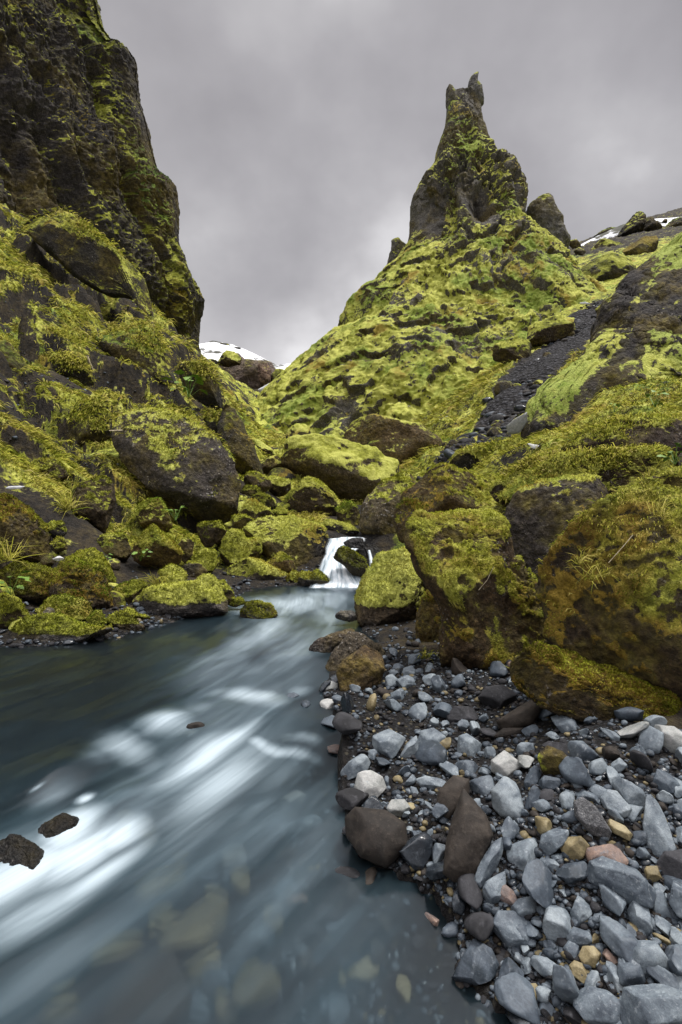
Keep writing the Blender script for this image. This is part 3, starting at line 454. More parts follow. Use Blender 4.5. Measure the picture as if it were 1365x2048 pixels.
def sdist(x, y):
    """signed distance to the stream outline, positive inside"""
    a = WP; b = np.roll(WP, -1, 0); d = np.full(x.shape, 1e9); ins = np.zeros(x.shape, bool)
    for (x0, y0), (x1, y1) in zip(a, b):
        dx, dy = x1 - x0, y1 - y0; t = np.clip(((x - x0) * dx + (y - y0) * dy) / (dx * dx + dy * dy + 1e-9), 0, 1)
        d = np.minimum(d, np.hypot(x - x0 - t * dx, y - y0 - t * dy))
        c = ((y0 > y) != (y1 > y)) & (x < (x1 - x0) * (y - y0) / (y1 - y0 + 1e-12) + x0); ins ^= c
    return np.where(ins, d, -d)
near = GL < math.log(14)
SD = np.full(GZ.shape, -9.0); SD[near] = sdist(GXX[near], GYY[near])
LV = level(GYY)
GZ = np.where(SD > 0, np.minimum(GZ, LV + .02) * .0 + LV - .015 - .26 * sst(SD, 0, .7), GZ)
GZ = np.where((SD <= 0) & (SD > -1.6), np.maximum(GZ, LV + .012 + .10 * np.clip(-SD, 0, .5)), GZ)
def glook(px, Y, F_):
    """bilinear look-up of a coarse ground field"""
    fx = np.clip((np.asarray(px, float) - GX[0]) / (GX[1] - GX[0]), 0, len(GX) - 1.001)
    fy = np.clip((np.log(np.asarray(Y, float)) - GL[0]) / (GL[1] - GL[0]), 0, len(GL) - 1.001)
    i, j = fx.astype(int), fy.astype(int); a, b = fx - i, fy - j
    return (F_[j, i] * (1 - a) + F_[j, i + 1] * a) * (1 - b) + (F_[j + 1, i] * (1 - a) + F_[j + 1, i + 1] * a) * b
def gz(x, y): return glook(np.asarray(x) / np.asarray(y) * FPX + CX, y, GZ)
YS = np.exp(np.linspace(math.log(.75), math.log(120), 1500))
def hit(px, py):
    """depth at which the sight line through a photo pixel meets the ground"""
    z = glook(np.full(YS.shape, px), YS, GZ); p = HY - (z - CH) / YS * FPX
    k = np.argmax(p <= py); return YS[k] if p[k] <= py else 100.0

NC, NR = 1050, 1000
cols = np.concatenate([np.linspace(-2600, -760, 40)[:-1], np.linspace(-760, -60, 100)[:-1], np.linspace(-60, 1430, 830), np.linspace(1430, 2160, 100)[1:], np.linspace(2160, 4300, 50)[1:]]); NC = len(cols)
rows = np.linspace(math.log(.72), math.log(400), NR)
cc, rr = np.meshgrid(cols, rows); Yg = np.exp(rr); Xg = (cc - CX) / FPX * Yg
Zg = glook(cc.ravel(), Yg.ravel(), GZ); sd = glook(cc.ravel(), Yg.ravel(), SD)
X, Y = Xg.ravel(), Yg.ravel(); p3 = np.stack([X, Y, Zg], 1)
BARP = np.array([(640, 1375), (690, 1330), (765, 1282), (850, 1300), (960, 1330), (1080, 1330), (1110, 1400), (1180, 1415), (1300, 1450), (1400, 1470), (1750, 1540), (1900, 2200), (1070, 2120), (1000, 1970), (915, 1965), (930, 1860), (880, 1790), (800, 1740), (700, 1690), (690, 1560), (700, 1480)], float)
def inpoly(poly, x, y):
    ins = np.zeros(np.shape(x), bool); b = np.roll(poly, -1, 0)
    for (x0, y0), (x1, y1) in zip(poly, b): ins ^= ((y0 > y) != (y1 > y)) & (x < (x1 - x0) * (y - y0) / (y1 - y0 + 1e-12) + x0)
    return ins
BW = np.array([((a - CX) / FPX * (lambda h: h)(hit(a, b)), hit(a, b)) for a, b in BARP])
bar = inpoly(BW, X, Y) & (Y < 4.2)
slope = sst(-sd, .5, 2.5) * sst(Y, 3.6, 6) * (1 - bar)
right_bank = sst(X / Y, .1, .3)
amp = .09 * slope + .36 * sst(Y, 6, 11) * slope
pw = p3 + np.stack([fbm(p3 * .4, 2, seed=3), fbm(p3 * .4, 2, seed=4), fbm(p3 * .4, 2, seed=5)], 1) * .8
dz = amp * (fbm(pw * np.array([.55, .55, .4]), 5, .55, 1) * 1.3 + ridged(pw * np.array([.7, .7, .3]), 4, .5, 2) * .55)
dz += .05 * slope * billow(p3 * 3.5, 4, .6, 6) + .05 * slope * sst(Y, 7, 11) * ridged(p3 * 1.6, 4, .6, 16)
dz += .008 * fbm(p3 * 9, 3, .5, 8) * (sd < .3)
hh = np.interp(Y, [6, 9, 14, 22], [.4, .8, 1.7, 2.5]); tt_ = (Zg + dz + .75 * X) / hh + 1.1 * fbm(p3 * .28, 3, .5, 14) + .25 * fbm(p3 * 1.3, 3, .5, 15); frc = tt_ - np.floor(tt_)
left_ = sst(X / Y, -.08, -.25) * sst(Y, 7, 9.5) * sst(Y, 40, 28)
dz += left_ * hh * .62 * (sst(frc, .50, .92) - frc)
Zg = Zg + np.where(sd > -.1, np.minimum(dz, 0) * .3, dz)
p3 = np.stack([X, Y, Zg], 1); F4 = gridfaces(NR, NC)
Ng = vnormals(p3, F4); Ng *= np.sign(Ng[:, 2:3] + 1e-9)
SCREE = [(1250, 600, 30), (1190, 640, 27), (1130, 690, 23), (1060, 750, 19), (990, 815, 15.5), (930, 865, 13), (890, 890, 12)]
sx = np.array([P(*a)[:2] for a in SCREE]); ds = np.full(len(X), 99.0)
for (x0, y0), (x1, y1) in zip(sx[:-1], sx[1:]):
    dx, dy = x1 - x0, y1 - y0; t = np.clip(((X - x0) * dx + (Y - y0) * dy) / (dx * dx + dy * dy), 0, 1)
    ds = np.minimum(ds, np.hypot(X - x0 - t * dx, Y - y0 - t * dy) / (.052 * (y0 + t * dy)))
nz = fbm(p3 * .9, 4, .55, 9)
scree = sst(1.25 - ds + nz * .8, 0, .5)
earth = sst(fbm(p3 * np.array([.6, .6, .5]), 5, .6, 12) + .15 * nz, .10, .26) * sst(X / Y, -.05, -.2) * sst(Y, 6.5, 9)
rb = sst(Y, 6.4, 4.6) * sst(X, .1, .35) * sst(X / Y, 1.05, .68)
lb_ = sst(Y, 8.2, 6.6) * sst(X, 0, -.3)
earth = np.maximum(earth, lb_ * sst(nz, -.35, .15) * .8)
earth = np.maximum(earth, left_ * sst(Ng[:, 2] + .22 * nz, .50, .28))
mossm = np.clip(.60 - .6 * rb - .12 * lb_ + .25 * nz - .9 * scree - .75 * earth + .35 * (Ng[:, 2] - .75), 0, 1) * sst(-sd, .05, .5)
bedm = np.maximum(sst(sd, -.15, .02), bar * 1.0)
far = sst(Y, 50, 60); mossm = mossm * (1 - far * .5)
ground = build('ground', p3, F4, MATS['ground_earth'], attrs=dict(moss=mossm, scree=scree, bed=bedm))
tag(ground, kind='structure')

# ------------------------------------------------------------------ rocks
def radial(poly, c, nt=720, w=3):
    th = np.arange(nt) / nt * 2 * np.pi; d = np.stack([np.cos(th), np.sin(th)], 1); r = np.zeros(nt)
    a = poly - c; b = np.roll(a, -1, 0)
    for p0, p1 in zip(a, b):
        e = p1 - p0; den = d[:, 0] * e[1] - d[:, 1] * e[0]
        with np.errstate(divide='ignore', invalid='ignore'):
            t = (p0[0] * e[1] - p0[1] * e[0]) / den; s = (p0[0] * d[:, 1] - p0[1] * d[:, 0]) / den
        ok = (np.abs(den) > 1e-12) & (s >= -1e-6) & (s <= 1 + 1e-6) & (t > 0); r = np.where(ok, np.maximum(r, t), r)
    m = r > 0; r = np.interp(th, th[m], r[m], period=2 * np.pi)
    k = np.repeat(np.array([1, 2, 3, 2, 1.]) / 9, w) / w
    rp = np.concatenate([r[-20:], r, r[:20]]); return np.convolve(rp, k, 'same')[20:-20]
def centroid(p):
    b = np.roll(p, -1, 0); cr = p[:, 0] * b[:, 1] - b[:, 0] * p[:, 1]
    return np.array([((p[:, 0] + b[:, 0]) * cr).sum(), ((p[:, 1] + b[:, 1]) * cr).sum()]) / (3 * cr.sum())
def softcut(t, w): return np.where(t > w, t, np.where(t < -w, 0, (t + w) ** 2 / (4 * w)))
def solid(pp, D, seed, T=.6, n=2.5, lean=.3, cuts=9, sub=5, tilt=False, centre=None, rough=.05, w=3, lim=(.58, .84)):
    """a closed rock whose outline, seen square on at its own distance, is the traced one; real depth behind and before it"""
    cpx = centroid(pp); r = np.random.default_rng(seed)
    ctr = P(cpx[0], cpx[1], D) if centre is None else centre
    cpos = np.array([0, 0, CH])
    if tilt: f = ctr - cpos; f = f / np.linalg.norm(f); rt = np.cross(f, [0, 0, 1]); rt /= np.linalg.norm(rt); up = np.cross(rt, f)
    else: f, rt, up = np.array([0, 1., 0]), np.array([1., 0, 0]), np.array([0, 0, 1.])
    rays = np.stack([(pp[:, 0] - CX) / FPX, np.ones(len(pp)), (HY - pp[:, 1]) / FPX], 1)
    t = ((ctr - cpos) @ f) / (rays @ f); w3 = cpos + rays * t[:, None] - ctr
    loc = np.stack([w3 @ rt, w3 @ up], 1); c2 = centroid(loc); loc -= c2; ctr = ctr + rt * c2[0] + up * c2[1]
    rad = radial(loc, np.zeros(2), w=w); size = math.sqrt(abs(np.pi * (rad ** 2).mean()) / np.pi); mn = min(np.ptp(loc[:, 0]), np.ptp(loc[:, 1])) / 2
    d, fc = ico(sub); rho = np.hypot(d[:, 0], d[:, 2]); th = np.arctan2(d[:, 2], d[:, 0]) % (2 * np.pi)
    Rr = np.interp(th, np.arange(720) / 720 * 2 * np.pi, rad, period=2 * np.pi)
    s = rho ** (2 / n); wv = np.abs(d[:, 1]) ** (2 / n) * np.sign(d[:, 1]); Tm = T * (.5 * size + .5 * mn) * 1.15
    q = np.stack([s * Rr * np.cos(th), wv * Tm, s * Rr * np.sin(th)], 1)
    q[:, 1] += lean * np.clip(q[:, 2], -mn, mn) * .8
    for k in range(cuts):
        nn = r.normal(size=3); nn[1] = -abs(nn[1]) - .5 if k % 4 else abs(nn[1]) + .5
        if k == 0: nn = np.array([.25 * r.normal(), -.75, .75])
        nn /= np.linalg.norm(nn); h = q @ nn; lm_ = h.max() * r.uniform(*lim); q = q - np.outer(softcut(h - lm_, .10 * h.max()), nn)
    for c_, cc_ in ((0, 0), (2, 1)):
        lo, hi = q[:, c_].min(), q[:, c_].max(); q[:, c_] = loc[:, cc_].min() + (q[:, c_] - lo) / (hi - lo) * np.ptp(loc[:, cc_])
    N = vnormals(q, fc); off = r.uniform(-50, 50, 3)
    q = q + N * (size * rough * (fbm(q / size * 1.6 + off, 5, .55) * 1.3 + .8 * ridged(q / size * 2.6 + off, 5, .55) - .25))[:, None]
    wq = ctr + np.outer(q[:, 0], rt) + np.outer(q[:, 1], f) + np.outer(q[:, 2], up)
    return wq, fc, size, ctr
FUZZ = []
def fuzz_mesh(name, v, f, N, mask, size, count, seed, parent, colour, hang=0.15, mat='moss_fuzz', long=1.0):
    """small blades spread over the mossy faces"""
    r = np.random.default_rng(seed); a, b, c = v[f[:, 0]], v[f[:, 1]], v[f[:, 2]]
    nf = np.cross(b - a, c - a); ar = np.linalg.norm(nf, axis=1) / 2; cen = (a + b + c) / 3
    nf = nf / (np.linalg.norm(nf, axis=1)[:, None] + 1e-12)
    view = np.array([0, 0, CH]) - cen; view /= np.linalg.norm(view, axis=1)[:, None]
    wgt = ar * np.clip(mask[f].mean(1) - .45, 0, .4) * ((nf * view).sum(1) > -.35)
    if wgt.sum() <= 0: return None
    k = min(int(count), int(2.2 * (wgt > 0).dot(ar) / (size * size * .5)) + 20)
    i = r.choice(len(f), k, p=wgt / wgt.sum()); u = r.random((k, 2)); m = u.sum(1) > 1; u[m] = 1 - u[m]
    p = a[i] + (b[i] - a[i]) * u[:, :1] + (c[i] - a[i]) * u[:, 1:]; nn = N[f[i, 0]]
    dr = nn * .8 + r.normal(size=(k, 3)) * .45 + np.array([0, 0, -hang]); dr /= np.linalg.norm(dr, axis=1)[:, None]
    sd_ = np.cross(dr, r.normal(size=(k, 3))); sd_ /= np.linalg.norm(sd_, axis=1)[:, None] + 1e-9
    L = size * long * r.uniform(.5, 1.3, k)[:, None]; wd = size * .28 * r.uniform(.7, 1.3, k)[:, None]
    vv = np.stack([p - sd_ * wd - nn * size * .2, p + sd_ * wd - nn * size * .2, p + dr * L], 1).reshape(-1, 3)
    o = build(name, vv, np.arange(3 * k).reshape(-1, 3), MATS[mat], parent, dict(tip=np.tile([0, 0, 1.], k), shade=np.repeat(r.random(k), 3)))
    nv = np.repeat(nn * .75, 3, 0) + np.repeat(dr * .25, 3, 0); nv /= np.linalg.norm(nv, axis=1)[:, None]
    o.data.normals_split_custom_set_from_vertices(nv.astype(np.float32).tolist())
    o.color = colour; return o
GRASSPTS = []
for idx, (nm, lb, ct, pp, D, k) in enumerate(ROCKS):
    pxs = np.ptp(pp, axis=0).max(); sub = 7 if pxs > 330 and D < 6 or pxs > 300 and D < 14 else 6 if pxs > 75 else 5 if pxs > 30 else 4
    v, fc, size, ctr = solid(pp, D, 100 + idx, T=k.get('T', .62), n=k.get('n', 2.5), lean=k.get('lean', .32), sub=sub, rough=k.get('rough', .065), w=k.get('w', 3 if D < 30 else 1), cuts=k.get('cuts', 9 if D < 30 else 5))
    N = vnormals(v, fc); seed = idx * 3.1
    sc = 1 / (.02 + .012 * D)
    mn = fbm(v / size * 1.4, 4, .6, seed) * .55 + fbm(v * sc * .12, 4, .6, seed + 1) * .35
    if k.get('stripe'):
        dirv = np.array([.55, .35, .75]); along = v @ dirv; st = v - np.outer(along, dirv) * .85
        mn = fbm(st * .9, 5, .6, 3) * 1.2 + .05
    if k.get('patchy'): mn = mn + sst(fbm(v * np.array([5, 5, 4.]), 3, .6, 5), .0, .25) * .5 - .2
    bias = k.get('moss', .4)
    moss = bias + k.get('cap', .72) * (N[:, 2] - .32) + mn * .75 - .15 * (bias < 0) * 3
    if bias < 0: moss = moss * 0 - .5
    if nm == 'mossy_ridge': moss = .36 + mn * 1.5 + .5 * (N[:, 2] - .35)
    zrel = v[:, 2] - v[:, 2].min() if D > 8 else v[:, 2] - level(D)
    if k.get('barez'): moss = moss - sst(zrel, k['barez'] * 1.4, k['barez'] * .6) * 1.2
    wetn = fbm(v * 6, 3, .5, 2) * .04
    wz = k.get('wetz', 0); wet = np.zeros(len(v)) + (wz > 1) * .9
    if wz and wz <= 1: wet = sst(zrel + wetn, wz * 1.2 + .02, wz * .6) * .9
    if wz < 0: wet = np.clip(.8 - moss, 0, .5)
    m01 = np.clip(moss, 0, 1); cover = sst(m01, .42, .62)
    if D < 7: v = v + N * (.030 * min(size, .7) * ridged(v / size * 5 + seed, 4, .55) + .012 * fbm(v * 22, 4, .6, 19))[:, None]
    if D < 12:                                              # cushions of moss
        a = min(.016 * D ** .5, .07 * size + .004)
        v = v + N * (cover * a * (.7 + billow(v * (9 / D ** .5), 3, .55, 7) * .9))[:, None]
        if D < 7: v = v + N * (sst(m01 + .35 * fbm(v * 9, 3, .6, 23), .42, .56) * (.016 + .016 * billow(v * 13, 3, .6, 24)))[:, None]
    elif D < 30: v = v + N * (cover * .10 * (.6 + billow(v * 1.1, 4, .6, 7)))[:, None]
    v = v + N * ((1 - cover * .5) * .010 * D ** .6 * fbm(v * sc * .35, 4, .6, 9))[:, None]
    if k.get('stripe'): v = v + N * (.30 * ridged(st * .55, 4, .55, 71) + .14 * fbm(v * 1.6, 5, .6, 72) + .05 * billow(v * 5, 3, .6, 73) * cover)[:, None]
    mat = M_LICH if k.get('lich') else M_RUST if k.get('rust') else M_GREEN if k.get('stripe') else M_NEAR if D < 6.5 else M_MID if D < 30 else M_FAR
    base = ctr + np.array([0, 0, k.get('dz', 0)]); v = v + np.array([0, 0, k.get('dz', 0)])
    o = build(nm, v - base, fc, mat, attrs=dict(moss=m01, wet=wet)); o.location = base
    o.color = (*k.get('tint', BR), k.get('hue', .5))
    tag(o, lb, ct, k.get('g'))
    if D < 12 and bias > 0:
        s = max(.008, .0030 * D)
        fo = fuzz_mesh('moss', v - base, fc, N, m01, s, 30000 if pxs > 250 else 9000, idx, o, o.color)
    if k.get('grass'):
        t = (N[:, 2] > .5) & (m01 > .42); GRASSPTS.append((v[t], N[t], D))

# ------------------------------------------------------------------ pinnacle
def hz(py, D): return CH + (HY - py) / FPX * D
PD = 44.0
Lp = [(150, 905), (195, 893), (225, 893), (260, 888), (295, 873), (325, 868), (347, 855), (368, 833), (405, 818), (440, 815), (480, 812), (495, 806), (520, 790), (545, 773), (580, 738), (600, 722), (620, 690), (640, 668), (690, 660), (710, 625), (740, 585), (770, 553), (800, 525), (830, 500), (850, 485), (900, 440), (960, 370), (1100, 300)]
Rp = [(150, 930), (170, 950), (195, 958), (255, 966), (300, 980), (328, 990), (336, 1006), (360, 1028), (390, 1044), (420, 1046), (445, 1042), (475, 1045), (505, 1060), (525, 1090), (560, 1120), (600, 1142), (640, 1180), (680, 1190), (740, 1205), (800, 1235), (900, 1310), (960, 1400), (1100, 1500)]
def prof(tab, z): a = np.array(tab, float); zz_ = hz(a[:, 0], PD); o = np.argsort(zz_); return (np.interp(z, zz_[o], a[o, 1]) - CX) / FPX * PD
NA, NZ = 860, 820
ztop = hz(193, PD); zlo = -3.0
tz = zlo + (ztop - zlo) * np.linspace(0, 1, NZ)
al = np.concatenate([np.linspace(-np.pi * .08, np.pi * 1.08, 640), np.linspace(np.pi * 1.08, np.pi * 1.92, NA - 640 + 2)[1:-1]])   # fine in front, coarse behind
aa, tt = np.meshgrid(al, tz); zl, zr = prof(Lp, tt), prof(Rp, tt)
cx_, rx = (zl + zr) / 2, (zr - zl) / 2
ry = np.interp(tt, [-3, 3, 8, 14, 20, 26, ztop], [26, 21, 16.5, 11, 5.8, 2.8, .8])
px_ = cx_ + rx * np.cos(aa); py_ = PD - ry * np.sin(aa); pz_ = tt
v = np.stack([px_.ravel(), py_.ravel(), pz_.ravel()], 1); f4 = gridfaces(NZ, len(al), True)
f4 = f4[:, ::-1]
N = vnormals(v, f4); N *= np.sign((N * (v - np.stack([cx_.ravel(), np.full(v.shape[0], PD), v[:, 2]], 1))).sum(1))[:, None]
edge = np.abs(np.sin(aa.ravel())); big_ = np.clip(rx.ravel() / 6, .18, 1)
amp = (.16 + .84 * edge ** 1.3) * big_
wv = v + 1.6 * np.stack([fbm(v * .12, 3, seed=21), fbm(v * .12, 3, seed=22), fbm(v * .12, 3, seed=23)], 1)
rib = ridged(wv * np.array([.22, .22, .06]), 4, .55, 24)
d1 = 1.5 * rib + 1.5 * fbm(wv * np.array([.14, .14, .12]), 4, .5, 25)
d2 = .80 * fbm(wv * np.array([.55, .55, .42]), 6, .62, 26) + .35 * ridged(wv * np.array([.9, .9, .5]), 5, .6, 27)
hollow = np.exp(-((v[:, 0] - P(835, 470, PD)[0]) / .9) ** 2 - ((v[:, 2] - hz(450, PD)) / 2.2) ** 2) * edge * 2.2
hollow += np.exp(-((v[:, 0] - P(925, 490, PD)[0]) / .7) ** 2 - ((v[:, 2] - hz(490, PD)) / 1.2) ** 2) * edge * 1.6
ribs = ridged(np.stack([v[:, 0] * .75 + .1 * wv[:, 0], v[:, 1] * .5, v[:, 2] * .10], 1), 4, .55, 28) * 1.5 * sst(v[:, 2], hz(520, PD), hz(330, PD))
dd = d1 + d2 + ribs; dd = dd - dd.mean(); dd = dd - 1.1 * sst(ridged(wv * np.array([.42, .42, .16]), 3, .5, 33), .45, .75) - .5 * sst(ridged(wv * np.array([.9, .9, 1.1]), 3, .5, 34), .5, .8) * sst(v[:, 2], hz(560, PD), hz(420, PD)) + .8 * fbm(wv * .09, 3, .5, 35); up_ = .50 + .50 * sst(v[:, 2], hz(600, PD), hz(420, PD)); disp = amp * dd * up_ - hollow
N1 = N.copy(); N1[:, 2] *= .5
v = v + N1 * disp[:, None]
zl2, zr2 = prof(Lp, v[:, 2]), prof(Rp, v[:, 2]); c2_, r2_ = (zl2 + zr2) / 2, (zr2 - zl2) / 2 * (1 + .07 * fbm(v * np.array([.3, .3, 1.1]), 4, .6, 29)); r2_ = np.maximum(r2_, .15)
q_ = (v[:, 0] - c2_) / r2_; aq = np.abs(q_); v[:, 0] = c2_ + r2_ * np.sign(q_) * np.where(aq > .82, .82 + .18 * np.tanh((aq - .82) / .18), aq)
N = vnormals(v, f4); N *= np.sign((N * (v - np.stack([cx_.ravel(), np.full(v.shape[0], PD), v[:, 2]], 1))).sum(1))[:, None]
cl_ = fbm(np.stack([v[:, 0] + .35 * v[:, 2], v[:, 1], v[:, 2] * .45], 1) * .33, 5, .62, 30)
moss = .46 + .07 * (1 - up_) / .58 + .50 * (N[:, 2] - .25) + .80 * cl_ - .25 * sst(v[:, 2], hz(380, PD), hz(210, PD)) - .9 * np.clip(hollow, 0, 1)
cover = sst(moss, .4, .6)
clump = .30 * fbm(v * 1.7, 5, .68, 31) + .10 * billow(v * 3.4, 3, .6, 32)
v = v + N * (amp * clump * (.35 + .8 * cover))[:, None]
pin = build('rock_pinnacle', v, f4, M_PIN, attrs=dict(moss=np.clip(moss, 0, 1), wet=np.zeros(len(v))))
pin.color = (.15, .145, .135, .70)
tag(pin, 'tall tapering moss covered rock pinnacle with two horns standing over the valley', 'rock pinnacle')
def spire(name, z, pts, D, parent, moss=.25, **k):
    vv, fc, size, ctr = solid(zpts(z, pts), D, len(pts) * 7, T=.8, sub=6, cuts=3, rough=.07, w=1, lim=(.8, .95), n=2.1, lean=.1)
    Nn = vnormals(vv, fc); m = np.clip(moss + .5 * (Nn[:, 2] - .1) + .5 * fbm(vv * .8, 4, .6, 3), 0, 1)
    vv = vv + Nn * (.10 * size * fbm(vv * 1.6, 4, .6, 6))[:, None]
    o = build(name, vv, fc, M_FAR, parent, dict(moss=m, wet=m * 0)); o.color = (.15, .15, .15, .5); return o
spire('horn', 'r2', [(418, 420), (422, 360), (430, 345), (439, 333), (452, 362), (455, 400), (450, 450), (425, 450)], PD, pin)
spire('horn', 'r2', [(480, 410), (505, 370), (515, 330), (530, 284), (540, 279), (546, 300), (541, 340), (562, 362), (568, 420), (530, 450), (490, 450)], PD, pin)
spire('side_tower', 'r2', [(745, 830), (780, 795), (815, 775), (831, 768), (842, 830), (870, 868), (878, 920), (900, 960), (908, 1010), (860, 1080), (790, 1060), (748, 980)], 43.5, pin, .2)
spire('knob', 'r2', [(180, 1090), (190, 1040), (204, 985), (200, 960), (212, 945), (242, 975), (262, 990), (268, 1060), (230, 1110), (190, 1120)], 43, pin, .2)
spire('knob', 'r2', [(40, 1240), (62, 1195), (88, 1192), (105, 1225), (80, 1260)], 42, pin, .1)
spire('knob', 'r7', [(770, 330), (790, 250), (810, 210), (860, 235), (870, 290), (800, 340)], 41, pin, .05)

# ------------------------------------------------------------------ left cliff
CD = 45.0
Es = [(-420, 120), (-200, 150), (-60, 180), (0, 192), (50, 203), (80, 228), (100, 258), (125, 272), (150, 272), (200, 274), (225, 284), (250, 292), (300, 302), (345, 316), (352, 330), (370, 350), (390, 356), (450, 354), (490, 362), (520, 374), (550, 386), (580, 402), (600, 410), (640, 406), (690, 402), (760, 400), (900, 405)]
def sil(z): a = np.array(Es, float); q_ = hz(a[:, 0], CD); o = np.argsort(q_); return (np.interp(z, q_[o], a[o, 1]) - CX) / FPX * CD
path = np.array([(-46, 6), (-27, 15), (-20, 25), (-15.5, 35), (-11.4, 43), (-10.9, 45), (-12, 47.5), (-18, 53), (-40, 66)], float)
seg = np.concatenate([[0], np.cumsum(np.linalg.norm(np.diff(path, axis=0), axis=1))])
us = np.concatenate([np.linspace(0, seg[2] * .75, 60)[:-1], np.linspace(seg[2] * .75, seg[6], 560), np.linspace(seg[6], seg[-1], 60)[1:]])
zs = np.linspace(-1, hz(-160, CD), 900)
bx = np.interp(us, seg, path[:, 0]); by = np.interp(us, seg, path[:, 1])
k5 = np.ones(15) / 15; pad = lambda a: np.convolve(np.pad(a, 7, 'edge'), k5, 'valid'); bx, by = pad(bx), pad(by)
tx, ty = np.gradient(bx), np.gradient(by); ln = np.hypot(tx, ty); nx_, ny_ = ty / ln, -tx / ln      # normal facing the valley
lean = sil(zs) - sil(1.0)
soft = np.array([np.mean(sil(zs + dzz)) if False else 0 for dzz in (0,)])
leans = np.convolve(np.pad(lean, 40, 'edge'), np.ones(81) / 81, 'valid')
wedge = sst(us, seg[4] - 5, seg[5])[None, :]                       # the traced profile belongs to the outer corner, a smoother one to the wall
lm = lean[:, None] * wedge + leans[:, None] * (1 - wedge)
px_ = bx[None, :] + lm * 1.0; py_ = by[None, :] + lm * np.minimum(0, ny_)[None, :] * .5 + 0 * lm
pz_ = np.repeat(zs[:, None], len(us), 1)
v = np.stack([px_.ravel(), py_.ravel(), pz_.ravel()], 1); f4 = gridfaces(len(zs), len(us))
N = vnormals(v, f4); N *= np.sign((N * np.array([1, -.5, .2])).sum(1))[:, None]
wedgev = np.repeat(wedge, len(zs), 0).ravel()
corner = np.exp(-((np.repeat(us[None], len(zs), 0).ravel() - seg[5]) / 3.0) ** 2)
sl_ = np.stack([v[:, 0] + .25 * v[:, 2], v[:, 1], v[:, 2] * .35], 1)
wv = sl_ + 1.4 * np.stack([fbm(v * .13, 3, seed=41), fbm(v * .13, 3, seed=42), fbm(v * .1, 3, seed=43)], 1)
d = 2.3 * ridged(wv * .11, 4, .55, 44) + 1.6 * fbm(wv * .2, 4, .55, 45) + .9 * ridged(wv * np.array([.5, .5, .9]), 4, .6, 46)
d2 = .55 * fbm(v * np.array([.6, .6, .5]), 4, .6, 47) + .3 * ridged(v * 1.3, 4, .6, 48)
d = d - d.mean() - 1.6 * sst(ridged(wv * np.array([.16, .16, .10]), 3, .5, 52), .45, .75)
v = v + N * ((1 - .85 * corner) * d * .8 + (1 - .7 * corner) * d2)[:, None]
N = vnormals(v, f4); N *= np.sign((N * np.array([1, -.5, .2])).sum(1))[:, None]
stv = np.stack([v[:, 0] + .3 * v[:, 2], v[:, 1], v[:, 2] * .3], 1)
bare = np.exp(-((v[:, 1] - 30) / 6) ** 2 - ((v[:, 2] - 22) / 10) ** 2)
moss = .36 + .75 * (N[:, 2] - .05) + .75 * fbm(stv * .22, 5, .6, 50) - .35 * bare
cover = sst(moss, .4, .6)
v = v + N * (cover * .22 * (billow(v * np.array([1.2, 1.2, .9]), 4, .6, 51) + .3))[:, None]
cliff = build('cliff', v, f4[:, ::-1], M_CLIFF, attrs=dict(moss=np.clip(moss, 0, 1), wet=np.zeros(len(v))))
cliff.color = (.055, .050, .050, .36)
tag(cliff, 'tall dark rock cliff streaked with olive moss on the left', 'cliff', kind='structure')

# ------------------------------------------------------------------ far snowy hills
def hill(name, pts, D, depth, nx=220, ny=90):
    a = np.array(pts, float); xs = np.linspace(a[0, 0], a[-1, 0], nx); top = np.interp(xs, a[:, 0], a[:, 1])
    t = np.linspace(0, 1, ny)
    ptx, ts = np.meshgrid(xs, t); topm = np.repeat(top[None], ny, 0)
    zt = hz(topm, D); zb = hz(900, D); yy = D - depth * (1 - ts) ; z = zb + (zt - zb) * np.sin(ts * np.pi / 2) ** 1.0
    xx = (ptx - CX) / FPX * D
    v = np.stack([xx.ravel(), yy.ravel(), z.ravel()], 1)
    v[:, 2] += D * .006 * fbm(v * (12 / D), 5, .6, 60) * np.repeat((1 - ts ** 4)[:, :1], nx, 1).ravel() * 1
    # far side
    back = v[-nx:].copy(); back[:, 1] += depth; back[:, 2] = zb
    v = np.concatenate([v, back]); f = gridfaces(ny + 1, nx)
    N = vnormals(v, f); N *= np.sign(N[:, 2:3] + 1e-9)
    m = .15 + .5 * fbm(v * (10 / D), 5, .6, 61)
    o = build(name, v, f, MATS['snowy_slope'], attrs=dict(moss=np.clip(m, 0, 1))); tag(o, kind='structure'); return o
g = newmat('snowy_slope'); pos = g.n('ShaderNodeNewGeometry').outputs['Position']
n1 = g.noise(pos, .14, 7, .62, .4); n2 = g.noise(pos, 1.3, 4, .6)
f = g.math('ADD', n1, g.math('MULTIPLY', g.math('SUBTRACT', n2, .5), .25))
col = g.ramp(f, [(.36, (.030, .034, .028)), (.45, (.07, .07, .05)), (.48, (.62, .64, .68)), (.54, (.80, .81, .84))])
out(g, principled(g, col, .8))
hill('snowy_hill', [(330, 760), (370, 728), (400, 700), (440, 690), (480, 698), (520, 716), (560, 737), (590, 733), (625, 760), (680, 800), (720, 860)], 120, 40)
hill('snowy_hill', [(1080, 560), (1130, 508), (1165, 488), (1200, 470), (1240, 452), (1280, 442), (1330, 440), (1365, 436), (1450, 430), (1600, 420), (1900, 400)], 74, 13)
#PART2

